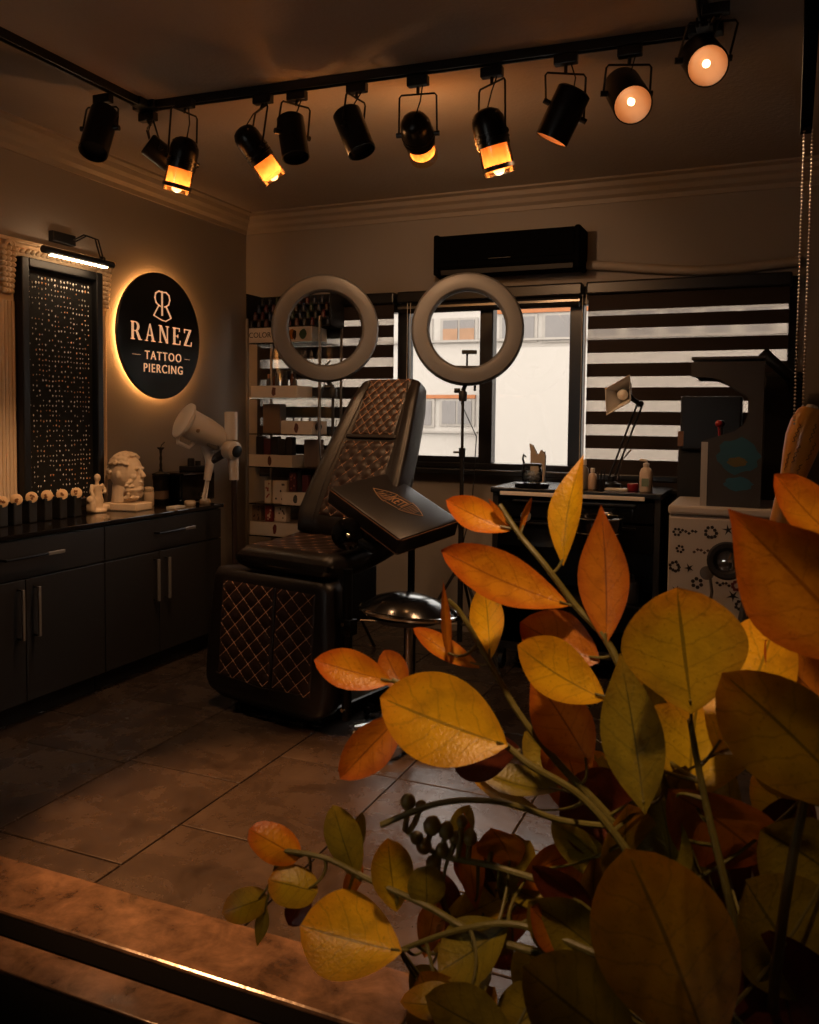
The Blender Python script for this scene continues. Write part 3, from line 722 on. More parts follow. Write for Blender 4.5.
# ================================================================== back wall: air conditioner, pipe
AY = 4.99
p, q = ony(434, 236, AY), ony(580, 221, AY); zb_ = ony(434, 277, AY).z; zt_ = p.z
ac = thing('air_conditioner', 'long black split air conditioner above the window', 'air conditioner', ((p.x + q.x) / 2, YB - .1, zb_))
b = MB(); pr = [(YB - .002, zb_ + .02), (YB - .002, zt_), (AY + .03, zt_), (AY + .006, zt_ - .02), (AY, zt_ - .06), (AY + .004, zb_ + .06), (AY + .05, zb_ + .005), (AY + .12, zb_)]
b.prism([(y - YB, z) for y, z in pr], (p.x, YB, 0), (0, 1, 0), (0, 0, 1), (q.x - p.x, 0, 0)); b.build('casing', mat('ac_black', '#060606', .8, spec=.03, var=.1), ac)
b = MB(); b.box((p.x + .03, AY - .006, zb_ + .085), (q.x - .03, AY + .002, zt_ - .03), bev=.003); b.build('front_panel', mat('ac_panel', '#050505', .8, spec=.03), ac)
b = MB(); b.box((p.x + .04, AY + .02, zb_ + .012), (q.x - .04, AY + .03, zb_ + .05), Matrix.Translation((0, 0, 0))); b.build('air_flap', matte_m, ac)
for x in (p.x, q.x - .028):
    b = MB(); b.box((x - .004, AY - .004, zb_ + .008), (x + .032, YB - .01, zt_ + .004), bev=.012); b.build('end_cap', MATS['ac_black'], ac)
b = MB(); b.box((p.x + .36, AY - .009, zb_ + .09), (p.x + .5, AY - .005, zb_ + .094)); b.build('badge', mat('ac_badge', '#3a3835', .6), ac)
pts = [ony(u, v, YB - .035) for u, v in ((587, 265), (610, 266), (640, 268), (672, 270), (700, 270.5), (740, 268.5), (775, 264), (800, 261))]
b = MB(); b.tube(pts, .028, 12); tag(b.build('pipe_duct', crown_m, smooth=True), 'beige insulated pipe sagging along the wall from the air conditioner', 'pipe')

# ================================================================== ceiling track and its spotlights
TZ = ZC - .0
tr = thing('lighting_track', 'black three-sided lighting track under the ceiling', 'lighting track', (-1.4, 3.2, TZ - .04))
c1, c2 = onz(147, 107, TZ - .02), onz(706, 31, TZ - .02)
yT = (c1.y + c2.y) / 2 + .0; x1_, x2_ = c1.x, c2.x
yA, yB_ = c1.y, c2.y
def rail(a, e):
    a, e = Vector(a), Vector(e); d = (e - a).normalized(); n = Vector((-d.y, d.x, 0)); b = MB()
    for lo, hi, z0, z1 in ((-.018, .018, TZ - .012, TZ - .0005), (-.018, -.011, TZ - .036, TZ - .012), (.011, .018, TZ - .036, TZ - .012)):
        b.hexa([a + n * lo + Vector((0, 0, z0 - a.z)), a + n * hi + Vector((0, 0, z0 - a.z)), e + n * hi + Vector((0, 0, z0 - e.z)), e + n * lo + Vector((0, 0, z0 - e.z)),
                a + n * lo + Vector((0, 0, z1 - a.z)), a + n * hi + Vector((0, 0, z1 - a.z)), e + n * hi + Vector((0, 0, z1 - e.z)), e + n * lo + Vector((0, 0, z1 - e.z))])
    return b.build('rail', black_m, tr)
P1, P2 = Vector((x1_, yA, TZ)), Vector((x2_, yB_, TZ))
P0 = Vector((x1_ - .06, -.6, TZ)); P3 = Vector((x2_ + .04, -.6, TZ))
rail(P0, P1); rail(P1, P2); rail(P2, P3)
for P in (P1, P2):
    b = MB(); b.box(P + Vector((-.06, -.03, -.036)), P + Vector((.06, .03, -.0005)), bev=.004); b.box(P + Vector((-.03, -.08, -.036)), P + Vector((.03, .03, -.0005)), bev=.004); b.build('corner_joint', black_m, tr)

bulb_m = glow('bulb_glow', (1.0, .68, .36), 5)
refl_m = mat('warm_reflector', '#b98358', .35, var=.1)
def frosted(name, col):
    m = bpy.data.materials.new(name); MATS[name] = m; m.use_nodes = True; nt = m.node_tree; N = nt.nodes
    N.remove(N['Principled BSDF'])
    a = N.new('ShaderNodeBsdfTranslucent'); a.inputs[0].default_value = tuple(col) + (1,); d = N.new('ShaderNodeBsdfDiffuse'); d.inputs[0].default_value = tuple(col) + (1,)
    tc = N.new('ShaderNodeTexCoord'); nz = N.new('ShaderNodeTexNoise'); nz.inputs['Scale'].default_value = 60; nt.links.new(tc.outputs['Object'], nz.inputs[0])
    mx = N.new('ShaderNodeMixShader'); nt.links.new(nz.outputs['Fac'], mx.inputs[0]); nt.links.new(a.outputs[0], mx.inputs[1]); nt.links.new(d.outputs[0], mx.inputs[2])
    nt.links.new(mx.outputs[0], N['Material Output'].inputs[0]); return m
amber_m = frosted('frosted_amber_glass', (.95, .62, .34))
amber_glass = thin_glass('amber_tube_glass', (1, .72, .42), .12, .1)
def spot(u, v, uB, vB, uF, vF, tB, dtF, *a, **k): return spot3(onz(u, v, TZ - .05), dep(uB, vB, tB), dep(uF, vF, tB + dtF), *a, **k)
def spot3(m_, B, Fp, rad, kind, label, lit=True, energy=None, cone=95, col=AMBER):
    """place on the track, back and front end of the can"""
    m_, B, Fp = Vector(m_), Vector(B), Vector(Fp); ax = (Fp - B).normalized(); Ln = (Fp - B).length
    t = thing('track_spotlight', label, 'spotlight', (m_.x, m_.y, TZ - .04), 0, 'spotlights on the ceiling track')
    b = MB(); b.box((m_.x - .045, m_.y - .017, TZ - .075), (m_.x + .045, m_.y + .017, TZ - .0365), bev=.004); b.build('adapter', black_m, t)
    piv = B + ax * Ln * .42
    side = ax.cross(Vector((0, 0, 1)))
    if side.length < .1: side = rt.copy()
    if abs(side.normalized().dot(rt)) < .45: side = rt.copy()
    side.normalize()
    if side.dot(rt) < 0: side = -side
    side = (side - ax * side.dot(ax)).normalized()
    w_ = rad + .016
    topz = TZ - .10
    m2 = Vector((m_.x, m_.y, TZ - .075))
    up1 = Vector((m_.x, m_.y, topz))
    s2 = Vector((side.x, side.y, 0)).normalized()
    dz = Vector((0, 0, 1))
    T = up1 * .75 + Vector((piv.x, piv.y, up1.z)) * .25
    if (T.z - piv.z) < rad * 1.25: T.z = piv.z + rad * 1.25
    b = MB(); b.cyl(m2, T, .007, seg=8); b.build('stem', black_m, t)
    b = MB(); b.tube([piv + side * w_, T + s2 * w_ * .95 - dz * .01, T + s2 * (w_ - .012), T - s2 * (w_ - .012), T - s2 * w_ * .95 - dz * .01, piv - side * w_], .0042, 8); b.build('yoke', black_m, t, smooth=True)
    for k in (-1, 1):
        b = MB(); b.cyl(piv + side * (rad - .004) * k, piv + side * (w_ + .01) * k, .011, seg=10); b.build('pivot_screw', black_m, t)
    b = MB(); b.tube([m2 + Vector((.02, 0, 0)), (m2 + B) / 2 + s2 * .02, B + ax * .02], .0028, 6); b.build('lead', black_m, t)
    body_m = mat('lamp_black', '#141211', .3, metal=.35, var=.1)
    if kind == 'can':
        b = MB(); b.lathe([(rad * .86, 0), (rad, .008), (rad, Ln - .004), (rad * .985, Ln), (rad * .93, Ln), (rad * .90, Ln - .03)], B, ax, 26, cap=False); b.add(*disc(B, ax, rad * .86)); b.build('can', body_m, t, smooth=True)
        if lit:
            b = MB(); b.lathe([(.0, Ln - .075), (rad * .3, Ln - .073), (rad * .62, Ln - .055), (rad * .82, Ln - .03), (rad * .92, Ln - .004)], B, ax, 26, cap=False); b.build('reflector', refl_m, t, smooth=True)
            b = MB(); b.lathe([(.0, Ln - .022), (rad * .16, Ln - .028), (rad * .2, Ln - .04), (rad * .1, Ln - .07)], B, ax, 12, cap=False); b.build('bulb', bulb_m, t, smooth=True)
            inner_light(t, B + ax * (Ln - .018), .05)
        else:
            b = MB(); b.add(*disc(B + ax * (Ln - .028), ax, rad * .9)); b.build('lens', black_m, t)
    else:
        h = Ln * (.62 if kind == 'bullet' else .58)
        b = MB(); pr = [(.001, 0), (rad * .42, .004), (rad * .75, rad * .25), (rad * .95, rad * .62), (rad, rad * 1.0), (rad, h * .66), (rad * 1.05, h * .67), (rad * 1.05, h * .72), (rad, h * .73), (rad, h * .8), (rad * 1.05, h * .81), (rad * 1.05, h * .86), (rad, h * .87), (rad * 1.0, h)]
        pr = [q for i, q in enumerate(pr) if i == 0 or q[1] >= pr[i - 1][1]]
        b.lathe(pr, B, ax, 26, cap=False); b.build('housing', body_m, t, smooth=True)
        for j in range(5):
            an = j * 1.2566; s3 = ax.cross(side)
            pp = B + ax * rad * .45 + (side * math.cos(an) + s3 * math.sin(an)) * rad * .8
            bb = MB(); bb.ball(pp, rad * .1, 8, 6); bb.build('vent_hole', chrome_m if j == 0 else matte_m, t)
        b = MB(); b.lathe([(rad * .94, h - .012), (rad * .96, Ln - .012), (rad * .93, Ln)], B, ax, 26, cap=False); b.build('glass_tube', amber_glass, t, smooth=True)
        b = MB(); b.lathe([(rad * .80, h - .01), (rad * .82, Ln - .03), (rad * .6, Ln - .015)], B, ax, 22, cap=False); b.build('diffuser', amber_m, t, smooth=True); inner_light(t, B + ax * (h + (Ln - h) * .45), .05)
        if kind == 'bullet_rim':
            b = MB(); b.lathe([(rad * .97, Ln - .034), (rad * 1.0, Ln - .032), (rad * 1.0, Ln - .018), (rad * .97, Ln - .016)], B, ax, 26, cap=False); b.build('rim', body_m, t, smooth=True)
        b = MB(); b.ball(B + ax * (Ln - .02), rad * .36, 10, 8); b.build('bulb', bulb_m, t, smooth=True)
    if lit:
        ld = bpy.data.lights.new('spot_beam', 'SPOT'); ld.energy = energy or SPOT_E; ld.color = col; ld.spot_size = R(cone); ld.spot_blend = .7; ld.shadow_soft_size = rad * .7
        lo = bpy.data.objects.new('spot_beam', ld); COL.objects.link(lo); lo.parent = t
        wp = B + ax * (Ln + .012)
        if kind != 'can':
            pd = bpy.data.lights.new('glass_glow', 'POINT'); pd.energy = 3.5; pd.color = (1, .45, .15); pd.shadow_soft_size = .03
            po = bpy.data.objects.new('glass_glow', pd); COL.objects.link(po); po.parent = t; po.location = B + ax * (Ln + .02) - t.location
        lo.location = wp - t.location; lo.rotation_euler = (-ax).to_track_quat('Z', 'Y').to_euler()
    return t
def inner_light(t, p, e):
    pd = bpy.data.lights.new('bulb_light', 'POINT'); pd.energy = e; pd.color = (1, .52, .22); pd.shadow_soft_size = .008
    po = bpy.data.objects.new('bulb_light', pd); COL.objects.link(po); po.parent = t; po.location = p - t.location
def disc(c, ax, r, seg=24):
    q = Vector(ax).to_track_quat('Z', 'Y').to_matrix()
    return [c + q @ Vector((r * math.cos(2 * math.pi * k / seg), r * math.sin(2 * math.pi * k / seg), 0)) for k in range(seg)], [tuple(range(seg))]
T3 = 3.35
spot(103, 98, 105, 112, 93, 152, 3.62, -.10, .060, 'can', 'unlit black can spotlight hanging farthest along the left track arm', False)
spot(148, 116, 147, 143, 172, 163, 3.75, .06, .052, 'can', 'unlit black can spotlight at the track corner, partly hidden', False)
spot(185, 103, 187, 137, 176, 192, 3.60, .05, .062, 'bullet_rim', 'lit bullet spotlight with amber glass next to the track corner', energy=60, cone=70)
spot(263, 98, 240, 127, 276, 180, 3.60, .10, .058, 'bullet', 'lit bullet spotlight tilted outward with flared amber glass')
spot(297, 95, 290, 118, 296, 158, 3.55, -.03, .058, 'can', 'unlit black can spotlight hanging straight down with a bent arm', False)
spot(357, 87, 346, 112, 362, 152, 3.50, -.03, .060, 'can', 'unlit black can spotlight next to the round-headed lit one', False)
spot(418, 80, 413, 117, 424, 157, 3.45, .22, .066, 'bullet', 'lit spotlight seen round end first with its glass behind')
spot(492, 71, 485, 108, 500, 174, 3.35, .06, .068, 'bullet_rim', 'largest lit bullet spotlight with long amber glass and dark rim')
spot(566, 58, 575, 90, 551, 140, 3.30, .05, .068, 'can', 'black can spotlight tilted sideways with only its glowing rim showing')
spot(630, 50, 622, 86, 633, 105, 3.30, -.20, .072, 'can', 'lit can spotlight turned so its glowing lens shows, inside the track', energy=20, cone=70)
spot(716, 8, 700, 55, 708, 66, 3.02, -.16, .070, 'can', 'lit can spotlight with glowing lens at the end track arm', energy=22, cone=70)
spot3((-.22, .12, ZC), (-.21, .16, 2.62), (-.217, .244, 2.50), .070, 'can', 'added unseen can spotlight lighting the leafy plant from the end track arm', energy=85, cone=44)  # extra lamp out of view, added to brighten the upper leaves
# added out-of-view lamp on the left arm, for the warm pool on floor and threshold
spot3((P1.x - .03, 1.9, ZC), (P1.x - .03, 1.9, 2.66), (P1.x + .036, 1.924, 2.52), .062, 'can', 'added unseen can spotlight on the near stretch of the left track arm', energy=640, cone=42, col=(1, .44, .16))
# ================================================================== tattoo chair
CO = Vector((-2.085, 3.36, 0)); CR = R(-12)
chair = thing('tattoo_chair', 'large dark brown leather tattoo chair with diamond quilting', 'chair', CO, CR)
piping_m = mat('leather_piping', '#1d1512', .4)
def quilt_pad(name, fn, nrm, W_, H_, cell, par, depth=.010, nu=40, nv=40, rows=True, stitch=True):
    """a pad surface fn(s,t)->point with s,t in metres; puffed diamonds between stitched lines"""
    def h(s, t):
        a, c = (s / cell[0] + t / cell[1]), (s / cell[0] - t / cell[1])
        e = min(s, W_ - s, t, H_ - t)
        return depth * (abs(math.sin(math.pi * a)) * abs(math.sin(math.pi * c))) ** .45 * min(1, max(0, e / .012))
    b = MB(); b.grid(lambda u, v: fn(u * W_, v * H_) + nrm(u * W_, v * H_) * h(u * W_, v * H_), nu, nv)
    o = b.build(name, quilt_m, par, smooth=1, world=False)
    if stitch:
        b = MB()
        for sg_ in (1, -1):
            rng = int(W_ / cell[0] + H_ / cell[1]) + 2
            for k in range(-rng, rng + 1):
                # s/cx + sg t/cy = k
                pts = []
                n = 60
                for i in range(n + 1):
                    t = H_ * i / n; s = (k - sg_ * t / cell[1]) * cell[0]
                    if 0.004 < s < W_ - .004: pts.append(fn(s, t) + nrm(s, t) * .0022)
                if len(pts) > 1: b.tube([pts[0]] + pts[2:-1:3] + [pts[-1]], .0014, 4)
        b.build('stitching', thread_m, o, world=False)
    return o
def loft(sections, closed_ends=True):
    b = MB(); n = len(sections[0]); vs = [p for s in sections for p in s]; fs = []
    for i in range(len(sections) - 1):
        for k in range(n): fs.append((i * n + k, i * n + (k + 1) % n, (i + 1) * n + (k + 1) % n, (i + 1) * n + k))
    if closed_ends: fs.append(tuple(range(n - 1, -1, -1))); fs.append(tuple((len(sections) - 1) * n + k for k in range(n)))
    b.add(vs, fs); return b
def rrect(w, h, r, n=5):   # rounded rectangle outline, centred
    out = []
    for cx_, cy_, a0 in ((w / 2 - r, h / 2 - r, 0), (-w / 2 + r, h / 2 - r, 90), (-w / 2 + r, -h / 2 + r, 180), (w / 2 - r, -h / 2 + r, 270)):
        for k in range(n + 1):
            a = R(a0 + 90 * k / n); out.append((cx_ + r * math.cos(a), cy_ + r * math.sin(a)))
    return out
# leg rest: a thick slab whose lower corners are well rounded, hanging in front, its foot swung a little forward
LW, LB, LT = .80, .055, .672
tilt = R(4)
def leg_p(x, z, y): return Vector((x, y - (LT - z) * math.tan(tilt), z))
secs = []
for k in range(17):
    z = LB + (LT - LB) * k / 16
    f = (z - LB)
    ww = LW
    if f < .11: ww = LW - .20 * (1 - math.sqrt(max(0, 1 - (1 - f / .11) ** 2)))
    if LT - z < .03: ww = LW - .05 - .05 * (1 - math.sqrt(max(0, 1 - (1 - (LT - z) / .03) ** 2)))
    else: ww -= .05 * min(1, max(0, (z - .3) / .35))
    th = .13 * (1 if f > .05 else .55 + 9 * f)
    secs.append([leg_p(px, z, py) for px, py in rrect(ww, th, min(.05, th / 2.2))])
lr = loft(secs).build('leg_rest', leather_m, chair, smooth=1, world=False)
for s0, w_, cell in ((-.285, .335, (.098, .085)), (.066, .235, (.098, .085))):
    quilt_pad('quilted_panel', lambda s, t, s0=s0: leg_p(s0 + s, .165 + t, -.0655), lambda s, t: Vector((0, -1, 0)), w_, .455, cell, lr, .007)
b = MB(); b.tube([leg_p(.058, z, -.067) for z in (.10, .2, .4, .62)], .003, 6); b.tube([leg_p(x, .155 + .02 * abs(x) / .3, -.0665) for x in (-.30, -.12, 0, .12, .27)], .0028, 6); b.build('seam', piping_m, lr, world=False)
b = MB()
for x in (-.20, .2): b.box((x - .02, -.06, .0), (x + .02, .02, .03), bev=.008)
b.box((-.22, -.035, .025), (.22, -.005, .06), bev=.005); b.build('leg_rest_feet', bmetal_m, chair, world=False)
# seat cushion
SZ0, SZ1, SY0, SY1, SW = .68, .795, -.06, .46, .57
secs = []
for k in range(11):
    y = SY0 + (SY1 - SY0) * k / 10; f = y - SY0
    hh = (SZ1 - SZ0) * (1 if f > .05 else .6 + 8 * f)
    dip = -.02 * math.sin(math.pi * k / 10) + .045 * (k / 10)
    secs.append([Vector((px + .075, y, (SZ0 + SZ1) / 2 + pz + dip)) for px, pz in rrect(SW + .02 * math.sin(math.pi * k / 10), hh, .05)])
st = loft(secs).build('seat', leather_m, chair, smooth=1, world=False)
def seat_f(s, t):
    y = SY0 + .06 + t; k = (y - SY0) / (SY1 - SY0)
    return Vector((-.16 + s, y, SZ1 + .0015 - .02 * math.sin(math.pi * k) + .045 * k))
quilt_pad('quilted_panel', seat_f, lambda s, t: Vector((0, 0, 1)), .47, .40, (.105, .10), st, .010)
b = MB(); b.tube([(-.19, SY0 + .02, SZ0 + .035), (.07, SY0 - .003, SZ0 + .035), (.34, SY0 + .02, SZ0 + .035)], .004, 6); b.build('seam', piping_m, st, world=False)
# backrest: tapering winged slab leaning back
B0, B1 = Vector((.125, .36, .80)), Vector((.115, .80, 1.57))
bd = (B1 - B0); BL = bd.length; bdn = bd.normalized(); bx_ = Vector((1, 0, 0)); bn = bx_.cross(bdn)   # bn points to the front (-y, up)
if bn.y > 0: bn = -bn
def back_w(t):       # full width along the back
    pts = [(0, .54), (.12, .58), (.3, .56), (.6, .49), (.85, .42), (.96, .385), (.985, .35), (1.0, .27)]
    for (a, wa), (c, wc) in zip(pts, pts[1:]):
        if t <= c: return wa + (wc - wa) * (t - a) / (c - a)
    return pts[-1][1]
secs = []
for k in range(25):
    t = k / 24
    if k > 20: t = 1 - (1 - t) ** 1.6 * .9 if t < 1 else 1
    t = min(1, t)
    ww = back_w(t); th = .15 if t < .9 else .15 - .09 * ((t - .9) / .1) ** 2
    if t < .06: th = .09 + t
    sec = []
    ol = rrect(ww, th, min(.055, th / 2.2)); xr = ol[5][0]
    ol = ol[:6] + [(xr - 2 * xr * q / 12, th / 2) for q in range(1, 12)] + ol[6:]
    for px, py in ol:
        wing = .055 * max(0, (abs(px) / (ww / 2) - .55) / .45) ** 1.5 * (1 if py > 0 else .4)
        sec.append(B0 + bdn * BL * t + bx_ * px + bn * (py + wing))
    secs.append(sec)
bk = loft(secs).build('backrest', leather_m, chair, smooth=1, world=False)
def back_f(s, t, t0, w_): return B0 + bdn * (BL * t0 + t) + bx_ * (-w_ / 2 + s) + bn * .0775
quilt_pad('headrest_panel', lambda s, t: back_f(s, t, .62, .27) , lambda s, t: bn, .27, .33, (.062, .066), bk, .008, 44, 50)
quilt_pad('lumbar_panel', lambda s, t: back_f(s, t, .10, .33), lambda s, t: bn, .33, .42, (.085, .08), bk, .010)
b = MB(); b.box((-.16, -.012, -.012), (.16, .012, .012), Matrix.Translation(B0 + bdn * BL * .605 + bn * .076) @ Matrix((bx_, bn, bdn)).transposed().to_4x4(), bev=.006); b.build('seam', piping_m, bk, world=False)
for sx in (-1, 1):
    b = MB(); b.tube([B0 + bdn * BL * t + bx_ * sx * (back_w(t) / 2 - .095 + .03 * t) + bn * .083 for t in (.06, .3, .6, .9, .97)], .0035, 6); b.build('seam', piping_m, bk, world=False)
# lift base
b = MB(); b.box((-.28, .0, .01), (.28, .62, .06), bev=.015); b.build('base_plate', bmetal_m, chair, world=False)
b = MB(); b.box((-.13, .12, .06), (.13, .42, .42), bev=.02); b.box((-.2, .06, .40), (.2, .52, .67), bev=.02); b.build('lift_column', matte_m, chair, world=False)
b = MB(); b.tube([(.425, .0, .07), (.425, .0, .74)], .022, 10); b.tube([(.425, .0, .30), (.2, .2, .45)], .014, 8); b.box((.40, -.025, .45), (.46, .03, .52), bev=.006); b.build('side_post', bmetal_m, chair, smooth=True, world=False)
for z in (.12, .36, .5):
    b = MB(); b.cyl((.425, -.035, z), (.425, -.01, z), .009, seg=10); b.build('bolt', chrome_m, chair, world=False)
b = MB(); b.box((-.05, .40, .55), (.05, .52, 1.0), bev=.02); b.build('back_hinge', matte_m, chair, world=False)

# ================================================================== separate arm rest on its pole
c0, c1_, c3 = dep(329, 487, 3.90), dep(400, 539, 3.60), dep(460, 519, 3.85)
ex = (c1_ - c0); ey = (c3 - c1_); L1, L2 = ex.length, ey.length; ex.normalize(); ey = (ey - ex * ey.dot(ex)).normalized(); ez = ex.cross(ey)
if ez.z < 0: ez = -ez
foot = dep(411, 600, 3.98); foot.z = 0
ar = thing('arm_rest', 'flat black arm rest board with gold emblem on a pole stand', 'arm rest', foot)
T_ = .092
mt = Matrix.Translation(c0) @ Matrix((ex, ey, ez)).transposed().to_4x4()
pad_m = mat('black_vinyl', '#191617', .42, var=.2, bump=.08, bscale=180)
b = MB(); b.box((0, 0, -T_), (L1, L2, 0), mt, bev=.014); pad = b.build('pad', pad_m, ar, smooth=True)
b = MB()
for off in (-.010, -T_ + .012):
    b.tube([mt @ Vector(p) for p in ((.01, -.0015, off), (L1 - .012, -.0015, off), (L1 + .0015, .012, off), (L1 + .0015, L2 - .012, off))], .0022, 6)
b.build('piping', mat('brown_piping', '#6e4a30', .5), pad)
# emblem: pointed oval of gold line work, lettering band in the middle
emb = mat('gold_print', '#a97f52', .5, var=.1)
ec = Vector((L1 * .50, L2 * .56, .0006)); ea = Vector((math.cos(R(8)), math.sin(R(8)), 0)); eb = Vector((-ea.y, ea.x, 0))
def ep(x, y): return mt @ (ec + ea * x + eb * y)
b = MB(); hw, hh = .150, .056
def eline(pts, r=.0016): b.tube([ep(x, y) for x, y in pts], r * .75, 5)
def lim(x): return hh * (1 - (abs(x) / hw) ** 2.0)
for s_ in (-1, 1):
    for x0, x1 in ((-hw, -.042), (.046, hw)): eline([(x0 + (x1 - x0) * k / 8, s_ * lim(x0 + (x1 - x0) * k / 8)) for k in range(9)], .002)
for x in (-.042, .046): eline([(x, -lim(x)), (x, lim(x))], .002)
for k in range(7): x = -.115 + k * .010; eline([(x, -lim(x) * .8), (x + .012, lim(x) * (.2 if k % 2 else .75))], .0017)
for k in range(6): x = .058 + k * .010; eline([(x, -lim(x) * .8), (x + .004, lim(x) * .8)], .0014)
for s_ in (-1, 1): eline([(-.036, s_ * .047), (.04, s_ * .047)], .0018)
b.build('emblem', emb, pad)
# lettering reads across the oval
b2 = MB(); vx = (ea.x * ex + ea.y * ey); vy = ez.cross(vx)
put_text(b2, 'KETI', .066, ep(.002, -.0), vx * .62, vy * 1.25, ez, extrude=.0008); b2.build('lettering', emb, pad)
kc = dep(349, 535, 3.80)
b = MB(); b.lathe([(.0, 0), (.06, 0), (.072, .01), (.072, .05), (.05, .065), (.02, .07)], kc + fw * .04, -fw + Vector((-.2, 0, .1)), 24, cap=False); b.build('tilt_disc', gloss_m, ar, smooth=True)
b = MB(); b.ball(kc - fw * .035, .012, 10, 8); b.build('tilt_bolt', chrome_m, ar, smooth=True)
under = mt @ Vector((L1 * .62, L2 * .5, -T_))
b = MB(); b.tube([kc, dep(372, 548, 3.78), under - Vector((0, 0, .03))], .022, 10); b.box(under + Vector((-.06, -.06, -.035)), under + Vector((.06, .06, .02)), bev=.01); b.build('bracket', matte_m, ar, smooth=True)
b = MB(); b.cyl(foot + Vector((0, 0, .03)), Vector((foot.x, foot.y, under.z - .02)), .017, seg=12); b.build('pole', bmetal_m, ar, smooth=True)
b = MB(); b.cyl(foot + Vector((0, 0, .03)), foot + Vector((0, 0, .42)), .024, seg=12); b.build('sleeve', gloss_m, ar, smooth=True)
for k in range(4):
    an = k * math.pi / 2 + .5; b = MB(); e = foot + Vector((.2 * math.cos(an), .2 * math.sin(an), .02)); b.tube([foot + Vector((0, 0, .06)), e], [.02, .014], 8); b.ball(e, .02, 8, 6); b.build('leg', bmetal_m, ar, smooth=True)

# ================================================================== stool
sc_ = dep(409, 606, 3.62); sc_b = Vector((sc_.x, sc_.y, 0))
stl = thing('stool', 'round glossy black work stool with chrome rim beside the chair', 'stool', sc_b)
def seatpt(u, v):
    a = 2 * math.pi * u; r_ = v * .205
    z = sc_.z + .058 - .075 * (v ** 2.5) + .02 * v * math.cos(a + 2.2)
    return Vector((sc_.x + r_ * math.cos(a) * 1.04, sc_.y + r_ * math.sin(a), z))
b = MB(); b.grid(seatpt, 36, 12); b.build('seat', mat('stool_vinyl', '#0f1012', .16, var=.1), stl, smooth=1)
b = MB(); b.tube([seatpt(k / 40, 1.0) - Vector((0, 0, .006)) for k in range(40)], .011, 8, closed=True); b.build('chrome_rim', chrome_m, stl, smooth=True)
b = MB(); b.lathe([(.19, 0), (.14, -.03), (.06, -.045), (.03, -.05)], (sc_.x, sc_.y, sc_.z - .03), (0, 0, 1), 26); b.build('seat_pan', matte_m, stl, smooth=True)
b = MB(); b.cyl((sc_.x, sc_.y, .08), (sc_.x, sc_.y, sc_.z - .06), .02, seg=14); b.build('gas_lift', chrome_m, stl, smooth=True)
b = MB(); b.cyl((sc_.x, sc_.y, .08), (sc_.x, sc_.y, .3), .028, seg=14); b.build('sleeve', gloss_m, stl, smooth=True)
for k in range(5):
    an = k * 2 * math.pi / 5 + .9; e = sc_b + Vector((.23 * math.cos(an), .23 * math.sin(an), .06))
    b = MB(); b.tube([sc_b + Vector((0, 0, .11)), e], [.02, .012], 8); l_ = b.build('leg', chrome_m, stl, smooth=True)
    b = MB(); b.ball(e - Vector((0, 0, .036)), .0235, 10, 8); b.build('caster', black_m, l_, smooth=True)
b = MB(); b.tube([(sc_.x - .06, sc_.y, sc_.z - .07), (sc_.x - .22, sc_.y - .02, sc_.z - .075)], .006, 8); b.build('lever', chrome_m, stl)

